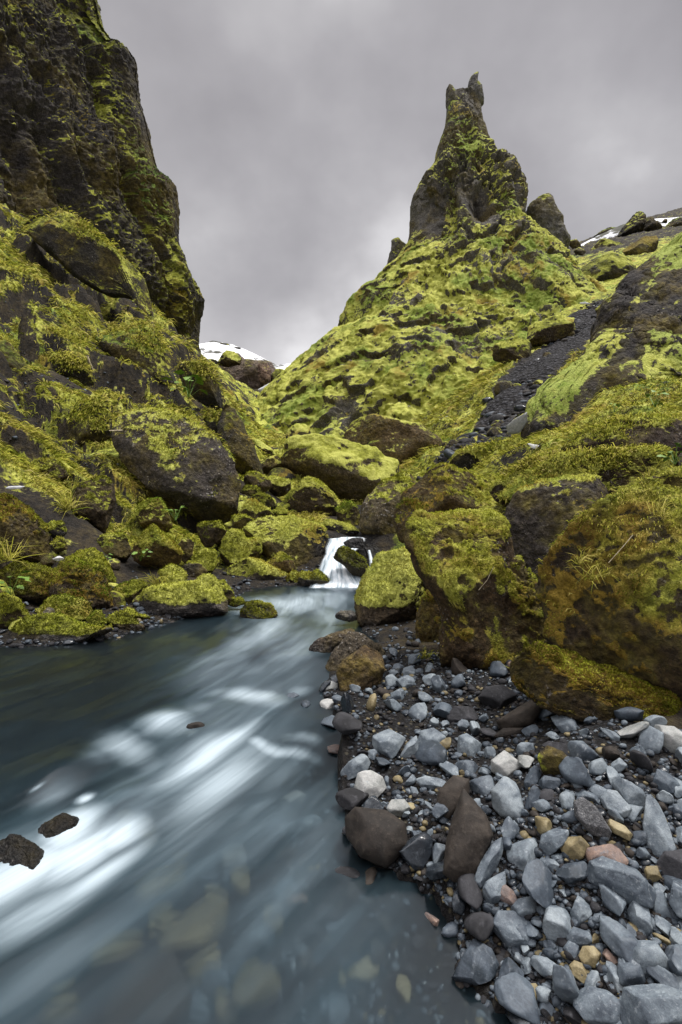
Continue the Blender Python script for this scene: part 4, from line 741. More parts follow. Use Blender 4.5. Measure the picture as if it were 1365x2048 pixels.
# ------------------------------------------------------------------ water
g = newmat('stream_water')
fr, fa, foam, veil = g.attr('across'), g.attr('along'), g.attr('foam'), g.attr('veil')
c1 = g.n('ShaderNodeCombineXYZ'); g.inp(c1.inputs[0], g.math('MULTIPLY', fr, 3.2)); g.inp(c1.inputs[1], g.math('MULTIPLY', fa, .9))
c2 = g.n('ShaderNodeCombineXYZ'); g.inp(c2.inputs[0], g.math('MULTIPLY', fr, 11)); g.inp(c2.inputs[1], g.math('MULTIPLY', fa, 2.4))
s1 = g.noise(c1.outputs[0], 1, 4, .55, .5); s2 = g.noise(c2.outputs[0], 1, 3, .5, .3)
st = g.math('ADD', g.math('MULTIPLY', s1, .75), g.math('MULTIPLY', s2, .25))
fm = g.math('MULTIPLY', g.step(g.math('ADD', foam, g.math('MULTIPLY', g.math('SUBTRACT', st, .5), .7)), .10, 1.25), g.step(foam, .0, .15))
c3 = g.n('ShaderNodeCombineXYZ'); g.inp(c3.inputs[0], g.math('MULTIPLY', fr, 48)); g.inp(c3.inputs[1], g.math('MULTIPLY', fa, 1.6))
s3 = g.noise(c3.outputs[0], 1, 3, .6, .2)
fm = g.math('MULTIPLY', fm, g.math('ADD', .66, g.math('MULTIPLY', s3, .62)), clamp=True)
op = g.math('MINIMUM', g.math('ADD', g.math('MULTIPLY', veil, g.math('MAXIMUM', g.math('SUBTRACT', g.math('MULTIPLY', st, 3.2), .75), .12)), fm), .97)
wc = g.mix(fm, (.048, .098, .130), (.47, .55, .60))
df = g.n('ShaderNodeBsdfDiffuse'); g.inp(df.inputs[0], wc)
tr = g.n('ShaderNodeBsdfTransparent'); tr.inputs[0].default_value = (.80, .88, .90, 1)
rf = g.n('ShaderNodeBsdfRefraction'); rf.inputs['Roughness'].default_value = .30; rf.inputs['IOR'].default_value = 1.12; rf.inputs[0].default_value = (.74, .82, .84, 1)
th = g.n('ShaderNodeMixShader'); th.inputs[0].default_value = .62; g.inp(th.inputs[1], tr); g.inp(th.inputs[2], rf)
body = g.n('ShaderNodeMixShader'); g.inp(body.inputs[0], op); g.inp(body.inputs[1], th); g.inp(body.inputs[2], df)
gl = g.n('ShaderNodeBsdfGlossy'); gl.inputs['Roughness'].default_value = .16; gl.inputs[0].default_value = (.9, .95, 1, 1)
nb = g.bump(s1, .12, .03); g.inp(gl.inputs['Normal'], nb)
fz = g.n('ShaderNodeFresnel'); fz.inputs[0].default_value = 1.33; g.inp(fz.inputs['Normal'], nb)
sm = g.n('ShaderNodeMixShader'); g.inp(sm.inputs[0], g.math('MULTIPLY', fz, g.math('SUBTRACT', 1, g.math('MULTIPLY', fm, .7))))
g.inp(sm.inputs[1], body.outputs[0]); g.inp(sm.inputs[2], gl); out(g, sm.outputs[0])

FC = np.array([-5.2, 5.9])                              # the stream bends round this point
wcol = np.linspace(-500, 1120, 520); wrow = np.linspace(math.log(.9), math.log(7.75), 560)
wc_, wr_ = np.meshgrid(wcol, wrow); WY = np.exp(wr_).ravel(); WX = (wc_.ravel() - CX) / FPX * WY
rx_, ry_ = WX - FC[0], WY - FC[1]; rad_ = np.hypot(rx_, ry_); arc = np.arctan2(ry_, rx_) * 5.0
FOAM = [(115, 1600, .10, .10, .55), (600, 1200, .5, .6, .75), (540, 1215, .4, .4, .7), (660, 1235, .5, .3, .6), (520, 1240, .4, .3, .5), (690, 1168, .22, .30, 1.0), (640, 1190, .35, .35, .75), (570, 1192, .30, .4, .6), (505, 1203, .30, .3, .8), (600, 1215, .40, .5, .6), (478, 1225, .22, .2, .75), (690, 1215, .4, .2, .55),
        (535, 1255, .6, .3, .8), (470, 1295, .6, .25, .55), (430, 1335, .4, .25, .55), (560, 1320, .3, .25, .28), (510, 1330, .3, .2, .5), (350, 1370, .4, .2, .25), (250, 1430, .35, .15, .22),
        (510, 1395, .12, .22, .85), (450, 1385, .12, .15, .5), (600, 1378, .10, .16, .55), (330, 1448, .12, .20, .8), (250, 1500, .10, .26, .75), (200, 1515, .10, .15, .5), (400, 1420, .12, .14, .5), (380, 1470, .07, .1, .5),
        (430, 1500, .28, .13, .9), (465, 1560, .30, .16, .75), (560, 1498, .05, .28, .8), (625, 1485, .05, .10, .6), (440, 1610, .28, .16, .55), (520, 1640, .4, .3, .32), (560, 1560, .25, .22, .5),
        (182, 1605, .035, .035, 1.0), (70, 1590, .035, .02, .9), (165, 1655, .10, .10, .9), (250, 1663, .10, .06, .9), (190, 1690, .16, .08, .95), (80, 1735, .22, .08, .95), (0, 1765, .22, .09, .9),
        (210, 1730, .22, .06, .75), (100, 1800, .25, .10, .6), (-60, 1800, .3, .2, .8), (20, 1850, .3, .14, .5), (60, 1920, .3, .15, .3), (270, 1595, .15, .2, .28), (380, 1640, .12, .10, .3),
        (470, 1420, 1.1, .30, .50), (470, 1530, .8, .32, .52), (560, 1600, .5, .4, .40), (600, 1290, .9, .35, .70), (120, 1790, .6, .28, .4), (620, 1740, .5, .35, .34), (560, 1830, .4, .25, .26), (400, 1960, .4, .06, .25), (330, 2020, .3, .05, .35), (700, 1640, .2, .2, .3)]
wpx = .16 * fbm(np.stack([rad_ * 1.6, arc * .7, 0 * arc], 1), 4, .55, 80); wpy = .16 * fbm(np.stack([rad_ * 1.6, arc * .7, 0 * arc + 9], 1), 4, .55, 81)
fo = np.zeros(len(WX))
for a, b, la, lb, s_ in FOAM:
    Yc = on_water(a, b); xc = (a - CX) / FPX * Yc; dx, dy = WX - xc + wpx * Yc / 3, WY - Yc + wpy * Yc / 3
    rc = np.array([xc - FC[0], Yc - FC[1]]); rc /= np.linalg.norm(rc)
    ac = dx * rc[0] + dy * rc[1]; alg = -dx * rc[1] + dy * rc[0]
    la, lb = la * 1.35, lb * 1.15; s_ = s_ * .74
    fo = np.maximum(fo, s_ * np.exp(-(ac / lb) ** 2 - (alg / la) ** 2)) + .16 * s_ * np.exp(-(ac / lb) ** 2 - (alg / la) ** 2)
fl = np.stack([rad_ * 2.6, arc * .8, 0 * arc], 1); fl2 = np.stack([rad_ * 9, arc * 2.0, 0 * arc + 4], 1)
WZ = level(np.minimum(WY, 7.4)) + .012 * fbm(fl, 3) + .004 * fbm(fl2, 2)
for a, b, h_, r_ in [(120, 1550, .05, .16), (250, 1600, .03, .14), (520, 1420, .03, .2), (400, 1480, .03, .15), (330, 1440, .02, .12), (600, 1460, .02, .15)]:
    Yc = on_water(a, b); WZ += h_ * np.exp(-((WX - (a - CX) / FPX * Yc) ** 2 + (WY - Yc) ** 2) / r_ ** 2)
vl = np.interp(WY, [1.2, 2.2, 3.0, 4.5, 7], [.20, .25, .22, .14, .12]) * (1 - .55 * sst(WX + .25 * WY, -.1, -.6) * sst(WY, 2.4, 3.0))
wsd = glook(wc_.ravel(), WY, SD); vl = vl * (.35 + .65 * sst(wsd, .0, .35))
f4 = gridfaces(len(wrow), len(wcol)); f4 = f4[(wsd[f4] > -.22).all(1)]
used = np.zeros(len(WX), bool); used[f4.ravel()] = True; remap = np.cumsum(used) - 1
stream = build('stream_water', np.stack([WX, WY, WZ], 1)[used], remap[f4], MATS['stream_water'], attrs=dict(across=rad_[used], along=arc[used], foam=fo[used], veil=vl[used]))
tag(stream, kind='structure')

g = newmat('cascade_water')
fr, fa = g.attr('across'), g.attr('along')
c1 = g.n('ShaderNodeCombineXYZ'); g.inp(c1.inputs[0], g.math('MULTIPLY', fr, 9)); g.inp(c1.inputs[1], g.math('MULTIPLY', fa, .8))
s1 = g.noise(c1.outputs[0], 1, 4, .6, .3)
df = g.n('ShaderNodeBsdfPrincipled'); g.inp(df.inputs['Base Color'], g.ramp(s1, [(.34, (.22, .29, .34)), (.48, (.50, .57, .62)), (.6, (.78, .82, .85))])); df.inputs['Roughness'].default_value = .45
g.inp(df.inputs['Normal'], g.bump(s1, .4, .05))
tr = g.n('ShaderNodeBsdfTransparent'); mx = g.n('ShaderNodeMixShader')
g.inp(mx.inputs[0], g.math('MULTIPLY', g.attr('body'), g.step(s1, .05, .5))); g.inp(mx.inputs[1], tr); g.inp(mx.inputs[2], df); out(g, mx.outputs[0])
CR = [(1074, 655, 735, 8.3), (1082, 655, 732, 7.9), (1095, 650, 722, 7.75), (1108, 650, 705, 7.55), (1120, 643, 712, 7.40), (1135, 637, 722, 7.25), (1150, 630, 732, 7.1), (1162, 624, 742, 7.0), (1172, 618, 748, 6.9), (1180, 612, 750, 6.78)]
CRa = np.array(CR, float); tq = np.linspace(0, 1, 110); ti = np.linspace(0, 1, len(CR)); sq = np.linspace(0, 1, 120)
col_ = [np.interp(tq, ti, CRa[:, i]) for i in range(4)]
S, Tq = np.meshgrid(sq, tq); PXc = col_[1][:, None] + (col_[2] - col_[1])[:, None] * S; PYc = np.repeat(col_[0][:, None], 120, 1); Dc = np.repeat(col_[3][:, None], 120, 1)
xx = (PXc - CX) / FPX * Dc; zc = CH + (HY - PYc) / FPX * Dc
cv = np.stack([xx.ravel(), Dc.ravel(), zc.ravel()], 1)
cv[:, 1] -= (.10 * np.sin(np.pi * S) * np.sin(np.pi * np.clip(Tq * 1.1, 0, 1))).ravel(); cv[:, 1] += .05 * fbm(np.stack([S.ravel() * 7, Tq.ravel() * 2.5, 0 * S.ravel()], 1), 3)
body = (sst(S, 0, .12) * sst(S, 1, .88) * sst(Tq, 1.0, .90)).ravel()
o = build('cascade', cv, gridfaces(110, 120)[:, ::-1], MATS['cascade_water'], attrs=dict(across=S.ravel(), along=Tq.ravel() * 3, body=body))
tag(o, kind='structure')
S2 = [(1100, 735, 742, 7.5), (1120, 738, 748, 7.25), (1145, 738, 752, 7.12), (1172, 736, 755, 7.0)]
A2 = np.array(S2, float); t2 = np.linspace(0, 1, 40); c2_ = [np.interp(t2, np.linspace(0, 1, 4), A2[:, i]) for i in range(4)]
S, Tq = np.meshgrid(np.linspace(0, 1, 20), t2); PXc = c2_[1][:, None] + (c2_[2] - c2_[1])[:, None] * S; Dc = np.repeat(c2_[3][:, None], 20, 1) - .04 * np.sin(np.pi * S)
cv = np.stack([((PXc - CX) / FPX * Dc).ravel(), Dc.ravel(), (CH + (HY - np.repeat(c2_[0][:, None], 20, 1)) / FPX * Dc).ravel()], 1)
o = build('cascade', cv, gridfaces(40, 20)[:, ::-1], MATS['cascade_water'], attrs=dict(across=S.ravel() * .3, along=Tq.ravel() * 2, body=(sst(S, 0, .3) * sst(S, 1, .7)).ravel()))
tag(o, kind='structure')

# ------------------------------------------------------------------ stones of the bank
G_ST = 'stones on the stone bank'
S_ = 'slate_stone'; DS, BS, TS, RS, PS, LS = 'dark_slate_stone', 'brown_stone', 'tan_stone', 'rust_stone', 'pale_stone', 'lava_stone'
STONES = [  # landmark phrase, label, zone, outline, material, options
 ('big brown water edge rock', 'big flat topped dark brown rock at the edge of the water', 'r6', [(15, 540), (55, 495), (180, 510), (255, 560), (268, 650), (180, 742), (75, 695), (20, 610)], BS, dict(T=.8)),
 ('brown pyramid rock', 'tall dark brown pyramid shaped rock standing on the stone bank', 'r6', [(408, 760), (420, 640), (452, 520), (488, 422), (580, 530), (608, 610), (562, 720), (530, 800), (450, 795)], BS, dict(T=.7)),
 ('leaning brown slab', 'dark brown slab leaning behind the tall pyramid shaped rock', 'r6', [(370, 535), (390, 430), (450, 368), (512, 385), (512, 440), (470, 510), (430, 550)], BS, dict(T=.7)),
 ('mossy dark block', 'dark block with yellow moss on its left side lying on the stones', 'r6', [(785, 300), (800, 245), (880, 280), (975, 370), (940, 392), (810, 368)], 'moss', dict(T=.8)),
 ('black rubbly stone', 'black rubbly stone on top of the moss sided dark block', 'r6', [(798, 250), (830, 232), (920, 245), (942, 285), (930, 310), (860, 275)], LS, {}),
 ('dark brown wedge', 'large dark brown wedge stone near the foot of the mossy bank', 'r6', [(620, 150), (720, 90), (810, 38), (822, 75), (765, 172), (640, 195)], BS, {}),
 ('flat brown stone', 'flat brown stone directly below the large dark brown wedge', 'r6', [(605, 215), (650, 180), (728, 178), (722, 205), (640, 228)], BS, {}),
 ('black lava lump', 'big rounded black lava lump at the top of the stone bank', 'r6', [(545, 60), (575, 15), (640, 5), (700, 40), (705, 85), (650, 118), (580, 112)], LS, {}),
 ('second lava lump', 'dark pitted stone left below the big rounded lava lump', 'r6', [(420, 130), (450, 95), (530, 95), (550, 135), (500, 172), (430, 180)], LS, {}),
 ('large pale blue oval stone', 'large smooth pale blue grey oval stone in the middle of the bank', 'r6', [(598, 430), (650, 372), (702, 388), (732, 500), (718, 562), (640, 535), (605, 500)], S_, {}),
 ('grey blue cube', 'broad grey blue cube with flat face at the upper left of the bank', 'r6', [(122, 290), (130, 210), (190, 182), (258, 222), (240, 275), (185, 312)], S_, {}),
 ('smooth egg stone', 'smooth grey egg shaped stone beside an olive pebble', 'r6', [(300, 240), (320, 190), (370, 178), (420, 215), (400, 275), (330, 288)], S_, {}),
 ('olive pebble', 'olive green pebble resting on the smooth grey egg shaped stone', 'r6', [(352, 262), (375, 230), (440, 218), (432, 255), (390, 288)], TS, {}),
 ('tilted slate under the egg', 'tilted slate plate under the left side of the smooth egg', 'r6', [(228, 305), (260, 245), (300, 210), (310, 270), (270, 305)], S_, {}),
 ('long slate plank', 'long standing slate plank at the right side of the bank', 'r6', [(1205, 560), (1222, 445), (1270, 460), (1332, 640), (1338, 692), (1290, 718), (1215, 682)], S_, dict(T=.3)),
 ('smooth slate tongue', 'smooth tongue shaped slate overlapping another slate near the long plank', 'r6', [(1075, 395), (1110, 378), (1200, 415), (1225, 480), (1200, 535), (1140, 480)], S_, dict(T=.4)),
 ('covered slate', 'dull slate half covered by the smooth tongue shaped slate', 'r6', [(1038, 440), (1060, 422), (1100, 430), (1165, 515), (1120, 540), (1060, 500)], S_, dict(T=.4)),
 ('pitted oval stone', 'pitted grey oval stone full of small holes, right half of the bank', 'r6', [(928, 475), (965, 455), (1020, 495), (1082, 590), (1072, 628), (1000, 605), (935, 530)], 'vesicular', {}),
 ('pale triangle stone', 'pale grey green triangular stone with flat face above the blue oval stone', 'r6', [(600, 310), (650, 268), (720, 325), (722, 370), (660, 385), (598, 375)], PS, {}),
 ('large slate block', 'large cracked slate block with dark front, lower right of the bank', 'r6', [(980, 790), (1000, 715), (1050, 692), (1180, 745), (1262, 840), (1240, 898), (1130, 880), (1060, 830)], S_, dict(T=.8)),
 ('pinkish slab', 'pinkish grey slab leaning on the back of the large cracked slate block', 'r6', [(970, 715), (1010, 668), (1100, 648), (1150, 720), (1120, 745), (1040, 720)], RS, dict(tone=.5)),
 ('rounded square stone', 'rounded square blue slate stone near the water, lower middle', 'r6', [(600, 960), (625, 910), (720, 915), (745, 975), (735, 1062), (660, 1060), (605, 1015)], S_, {}),
 ('half wet water stone', 'half wet stone with a white dry patch sitting at the water line', 'r6', [(442, 1165), (470, 1110), (530, 1020), (600, 1060), (632, 1120), (600, 1190), (520, 1205), (450, 1195)], DS, {}),
 ('dark water stone', 'dark slate stone with rusty edge standing in the shallow water', 'r6', [(628, 1180), (640, 1105), (690, 1100), (732, 1165), (722, 1230), (650, 1245)], DS, {}),
 ('round brown pebble', 'glossy round brown pebble at the lower edge of the shallows', 'r6', [(718, 1240), (735, 1205), (780, 1202), (800, 1240), (780, 1275), (735, 1278)], TS, {}),
 ('angular bottom right stone', 'big angular slate stone near the right edge above the bottom corner', 'r6', [(1133, 1090), (1150, 1015), (1230, 1025), (1332, 1160), (1300, 1195), (1220, 1170)], S_, {}),
 ('upright slate blade', 'upright pointed slate blade above the big angular slate stone', 'r6', [(1143, 920), (1195, 868), (1232, 920), (1248, 990), (1215, 1020), (1160, 970)], S_, {}),
 ('grey wedge', 'grey wedge stone standing below the large cracked slate block', 'r6', [(915, 920), (945, 848), (990, 860), (1005, 920), (960, 968), (920, 950)], S_, {}),
 ('bottom slab', 'broad slate slab with broken edge at the bottom of the picture', 'r6', [(928, 1222), (1000, 1225), (1110, 1245), (1150, 1320), (1120, 1400), (1010, 1370), (950, 1290)], S_, dict(T=.35)),
 ('bottom corner boulder', 'large pale blue boulder filling the bottom right corner', 'r6', [(1115, 1300), (1145, 1245), (1250, 1228), (1400, 1245), (1450, 1330), (1400, 1420), (1200, 1420), (1130, 1370)], S_, {}),
 ('white mottled stone', 'white mottled stone at the water edge, upper left of the bank', 'r6', [(48, 430), (65, 365), (110, 348), (165, 380), (182, 420), (130, 470), (90, 495), (60, 470)], PS, {}),
 ('leftmost slate', 'jutting slate at the leftmost tip of the bank above the mottled stone', 'r6', [(-5, 375), (40, 320), (95, 283), (118, 325), (100, 365), (30, 390)], S_, {}),
 ('elongated slate', 'elongated slate leaning against the right side of the pyramid rock', 'r6', [(530, 790), (550, 720), (600, 640), (635, 615), (650, 650), (610, 750), (560, 825)], S_, {}),
 ('broad slate foot', 'broad bluish stone beside the orange faced stone, below the elongated slate', 'r6', [(563, 860), (590, 800), (655, 753), (660, 800), (640, 880), (600, 893)], S_, {}),
 ('orange faced stone', 'stone with a flat orange face near the lower shoreline', 'r6', [(620, 820), (650, 798), (700, 840), (710, 885), (690, 905), (640, 860)], RS, {}),
 ('brown potato stone', 'brown potato shaped stone standing upright, lower middle of the bank', 'r6', [(725, 770), (745, 738), (785, 755), (808, 820), (780, 856), (740, 830)], TS, {}),
 ('mustard stone', 'knobbly mustard coloured stone below the pitted oval stone', 'r6', [(868, 645), (900, 618), (960, 612), (995, 650), (970, 700), (930, 715), (890, 680)], TS, {}),
 ('black lava at the edge', 'black porous lava stone cut by the right edge of the picture', 'r6', [(1260, 720), (1290, 675), (1380, 660), (1420, 760), (1390, 830), (1300, 800)], LS, {}),
 ('olive brown stone', 'olive brown stone touching the black porous lava stone', 'r6', [(1205, 770), (1225, 735), (1265, 732), (1282, 780), (1250, 805), (1215, 800)], TS, {}),
 ('pale shelf stone', 'large pale layered stone at the top right corner of the bank', 'r6', [(1250, 215), (1275, 170), (1340, 175), (1410, 230), (1420, 320), (1330, 275)], PS, {}),
 ('curved dark slate', 'dark slate with a curved hollow face near the right edge', 'r6', [(1238, 400), (1260, 342), (1310, 355), (1358, 375), (1330, 440), (1270, 440)], DS, {}),
 ('orange tan stone', 'orange tan rounded stone at the top of the bank under the moss', 'r6', [(890, 105), (930, 98), (985, 110), (1000, 145), (975, 162), (930, 140)], RS, {}),
 ('blocky slate', 'blocky slate stone between the pale blue oval and the mustard stone', 'r6', [(790, 660), (800, 610), (870, 578), (912, 600), (880, 650), (820, 698)], S_, {}),
 ('flat oval slate', 'flat oval slate under the blocky slate', 'r6', [(778, 715), (800, 697), (850, 705), (885, 740), (850, 758), (795, 740)], S_, {}),
 ('yellowish twin stones', 'long olive stone pointing down right below the pitted oval stone', 'r6', [(1062, 560), (1080, 545), (1130, 570), (1165, 610), (1150, 632), (1090, 600)], TS, {}),
 ('standing slate wedge', 'thin standing slate wedge right of the pale triangle', 'r6', [(730, 400), (760, 355), (795, 333), (800, 380), (770, 430), (738, 435)], DS, {}),
 ('dark slate lump', 'faceted dark slate lump left below the moss sided dark block', 'r6', [(788, 405), (815, 370), (865, 380), (882, 430), (820, 442)], DS, {}),
 ('narrow slate', 'narrow dark slate leaning beside the pale blue oval stone', 'r6', [(730, 500), (745, 450), (780, 408), (798, 440), (790, 480), (745, 520)], DS, {}),
 ('light slate cube', 'light slate cube in the upper middle of the bank', 'r6', [(700, 250), (725, 235), (770, 240), (775, 285), (740, 312), (712, 290)], S_, {}),
 ('faceted slate', 'faceted slate stone in the lower right among small pebbles', 'r6', [(900, 1020), (925, 975), (985, 990), (1012, 1040), (960, 1062), (910, 1052)], S_, {}),
 ('olive egg', 'olive egg stone lying left below the big angular slate stone', 'r6', [(948, 1090), (965, 1055), (1010, 1052), (1040, 1085), (1015, 1140), (965, 1130)], TS, {}),
 ('tan twin egg', 'tan egg stone touching the olive egg from below', 'r6', [(910, 1130), (930, 1108), (975, 1125), (998, 1170), (965, 1205), (920, 1170)], TS, {}),
 ('white grey oval', 'whitish oval stone between the mottled stone and the big brown rock', 'r6', [(180, 500), (200, 465), (250, 465), (282, 510), (265, 540), (200, 540)], PS, {}),
 ('pale flat slab', 'pale blue flat slab left of the leaning brown slab', 'r6', [(298, 385), (330, 370), (400, 385), (425, 405), (380, 435), (320, 425)], S_, {}),
 ('faceted blue wedge', 'pointed slate rising between the smooth egg and the pale triangle', 'r6', [(462, 280), (468, 215), (500, 200), (555, 240), (560, 285), (500, 310)], S_, {}),
]
rgs = random.Random(3)
taken = []; LAND = []
g0 = M_NEAR
def hitpt(px, py): return P(px, py, hit(px, py))
vm = rock_material('vesicular_stone', 5, lichen=0)
for i, (lm_, lb, z, pts, mt, k) in enumerate(STONES):
    pp = zpts(z, pts); c = centroid(pp); w_, h_ = np.ptp(pp, axis=0); cam0 = np.array([0, 0, CH])
    hp = hitpt(c[0], min(c[1] + .16 * h_, 2150)); dist = np.linalg.norm(hp - cam0); sz = .25 * (w_ + h_) / FPX * dist
    dirc = np.array([(c[0] - CX) / FPX, 1, (HY - c[1]) / FPX]); dirc /= np.linalg.norm(dirc)
    ctr = cam0 + dirc * (dist - .30 * sz)
    tone = mt in (TS, LS) or 'egg' in lm_ or 'oval' in lm_
    v, fc, size, ctr = solid(pp, 0, 500 + i, T=k.get('T', .62), n=2.2 if tone else 2.9, lean=.15, cuts=3 if mt == BS else 4 if tone else 10, sub=5 if max(w_, h_) < 140 else 6, tilt=True, centre=ctr, rough=.03 if mt == BS else .025, w=1, lim=(.82, .94) if mt == BS else (.58, .84))
    N = vnormals(v, fc); v = v + N * (.0016 * fbm(v * 60, 3))[:, None]
    zz_ = v[:, 2] - level(v[:, 1]); wet = sst(zz_ + .01 * fbm(v * 30, 2), .05, .01) * (glook(v[:, 0] / v[:, 1] * FPX + CX, v[:, 1], SD) > -.12)
    if mt == 'moss':
        m = np.clip(.35 + .3 * fbm(v * 14, 3) + 4 * (P(1075, 1500, ctr[1])[0] + .03 - v[:, 0]), 0, 1); at = dict(moss=m, wet=wet); mat = M_NEAR
    elif mt == 'vesicular': at = dict(moss=0 * wet - .5, wet=wet); mat = vm
    else: at = dict(wet=wet); mat = MATS[mt]
    o = build('stone', v - ctr, fc, mat, attrs=at); o.location = ctr
    o.color = (.05, .042, .035, .5) if mt == 'moss' else (.16, .17, .19, .5)
    tag(o, lb, 'stone', G_ST); taken.append((c[0], c[1], w_ * .42, h_ * .42)); LAND.append((lm_, c[0], c[1]))
# more stones: a dozen shapes copied over the bank, each one told apart by size, colour and neighbour
def pebble(seed, angular):
    r = np.random.default_rng(seed); d, fc = ico(4); q = d * np.array([1, r.uniform(.5, .85), r.uniform(.26, .52)])
    for k in range(11 if angular else 5):
        nn = r.normal(size=3); nn /= np.linalg.norm(nn); h = q @ nn; lm2 = h.max() * r.uniform(.55, .85 if angular else .95); q = q - np.outer(np.maximum(0, h - lm2) * 1, nn) if False else q - np.outer(softcut(h - lm2, .018 if angular else .16), nn)
    N = vnormals(q, fc); q = q + N * (.07 * fbm(q * 1.6 + seed, 5, .58) + .025 * ridged(q * 4 + seed, 3))[:, None]
    return q * .04 / np.abs(q).max(), fc
SHAPES = {}
WS = 'wet_slate_stone'
for mt in (S_, DS, TS, RS, PS, LS, BS, WS):
    SHAPES[mt] = []
    for j in range(7 if mt == S_ else 4):
        q, fc = pebble(hash((mt == S_, len(mt), j)) % 1000 + j * 13 + len(mt) * 7, mt not in (TS, LS))
        me = build('stone', q, fc, MATS[mt]); dat = me.data; bpy.data.objects.remove(me); SHAPES[mt].append(dat)
COLW = {WS: 'wet dark', S_: 'blue grey', DS: 'dark slate', TS: 'tan', RS: 'rusty pink', PS: 'pale grey', LS: 'black', BS: 'dark brown'}
DIRS = ['right of', 'up and right of', 'just beyond', 'up and left of', 'left of', 'down and left of', 'just below', 'down and right of']
used_labels = {}
def autolabel(px, py, noun, col, sizew, shape, land):
    o_ = sorted(land, key=lambda l: (l[1] - px) ** 2 + (l[2] - py) ** 2)[:5]
    for pre in (f'{col}', f'{sizew} {col}', f'{sizew} {shape} {col}'):
        for l in o_[:3]:
            a = math.atan2(-(py - l[2]), px - l[1]) % (2 * math.pi); dw = DIRS[int(round(a / (math.pi / 4))) % 8]
            s = f'{pre} {noun} {dw} the {l[0]}'
            if s not in used_labels and len(s.split()) <= 16: used_labels[s] = 1; return s
    for l in o_:
        for m in o_:
            s = f'{sizew} {shape} {col} {noun} between the {l[0]} and the {m[0]}'
            if l[0] < m[0] and s not in used_labels and len(s.split()) <= 16: used_labels[s] = 1; return s
    return f'{sizew} {shape} {col} {noun} near the {o_[0][0]}'
def place(dat, name, pos, rot, scale):
    o = bpy.data.objects.new(name, dat); C.objects.link(o); o.location = pos; o.rotation_euler = rot; o.scale = scale; return o
pool = [S_] * 62 + [DS] * 22 + [TS] * 4 + [RS] * 2 + [PS] * 2 + [LS] * 3 + [BS] * 3
cr_ = np.random.default_rng(3).uniform((630, 1275), (1400, 2060), (15000, 2)); cand = [tuple(map(float, q)) for q in cr_[inpoly(BARP, cr_[:, 0], cr_[:, 1])]]
BASE = 0; n_ind = 238; radii = sorted([min(.095, max(.017, rgs.lognormvariate(math.log(.033), .54))) for _ in range(n_ind)], reverse=True); ci = 0
SMALL = []
for rw0 in radii:
    for t_ in range(160):
        px, py = cand[ci % len(cand)]; ci += 1
        rw = rw0 * (1.4 if py < 1540 and rw0 < .05 else 1.0)
        hp = hitpt(px, py); dist = np.linalg.norm(hp - np.array([0, 0, CH])); rp = rw / dist * FPX
        if all(((px - a) / (b_ + rp * .80)) ** 2 + ((py - b) / (c_ + rp * .60)) ** 2 > .62 for a, b, b_, c_ in taken):
            taken.append((px, py, rp * .95, rp * .75)); mt = rgs.choice(pool) if glook(px, on_water(px, py), SD) < -.13 else rgs.choice((WS, WS, WS, LS, DS)); j = rgs.randrange(len(SHAPES[mt]))
            sx_ = rw / .04
            o = place(SHAPES[mt][j], 'stone', hp + np.array([0, 0, rw * rgs.uniform(.15, .55)]), (rgs.gauss(0, .5), rgs.gauss(0, .5), rgs.uniform(0, 6.3)), (sx_ * rgs.uniform(.85, 1.2), sx_ * rgs.uniform(.85, 1.15), sx_ * rgs.uniform(.8, 1.3)))
            sw = 'big' if rw > .043 else 'medium' if rw > .030 else 'small'
            tag(o, autolabel(px, py, 'stone', COLW[mt], sw, rgs.choice(('angular', 'flat', 'blocky')) if mt not in (TS, LS) else 'rounded', LAND), 'stone', G_ST); break
# gravel between and under them: nobody could count it
def scatter_mesh(name, pts, sizes, mats, seed, flat=.6):
    r = np.random.default_rng(seed); d, fc = ico(2); k = len(pts); nv = len(d)
    bases = []
    for j in range(12):
        q = d * np.array([1, r.uniform(.6, .95), r.uniform(.45, .75)])
        for c_ in range(7):
            nn = r.normal(size=3); nn /= np.linalg.norm(nn); h = q @ nn; q = q - np.outer(np.maximum(0, h - h.max() * r.uniform(.6, .9)), nn)
        bases.append(q)
    bases = np.array(bases)[r.integers(0, 12, k)]
    an = r.uniform(0, 6.28, k); ca, sa = np.cos(an), np.sin(an); tl = r.normal(0, .4, k); ct, st_ = np.cos(tl), np.sin(tl)
    x, y, z = bases[..., 0], bases[..., 1], bases[..., 2]
    y, z = y * ct[:, None] - z * st_[:, None], y * st_[:, None] + z * ct[:, None]
    x, y = x * ca[:, None] - y * sa[:, None], x * sa[:, None] + y * ca[:, None]
    v = np.stack([x, y, z], -1) * np.asarray(sizes)[:, None, None] + np.asarray(pts)[:, None, :]
    f = (np.arange(k)[:, None, None] * nv + fc[None]).reshape(-1, 3)
    o = build(name, v.reshape(-1, 3), f, None)
    for m in mats: o.data.materials.append(MATS[m])
    o.data.polygons.foreach_set('material_index', np.repeat(r.integers(0, len(mats), k), len(fc)).astype(np.int32)); return o
pts, sizes = [], []
cand2 = list(cand[:7000]) + [(rgs.uniform(1400, 1880), rgs.uniform(1520, 2150)) for _ in range(1800)]
for px, py in cand2:
    hp = hitpt(px, py); s_ = min(.024, rgs.lognormvariate(math.log(.011), .42)); pts.append(hp + np.array([0, 0, s_ * .3])); sizes.append(s_)
for _ in range(700):                                    # under the shallows and along the shore
    px, py = rgs.uniform(420, 1000), rgs.uniform(1350, 2048)
    if glook(px, on_water(px, py), SD) > -.05:
        Yw = hit(px, py); hp = P(px, py, Yw); s_ = rgs.uniform(.008, .022); pts.append(hp); sizes.append(s_)
rsh = np.random.default_rng(21)                        # along the left shore and between the boulders
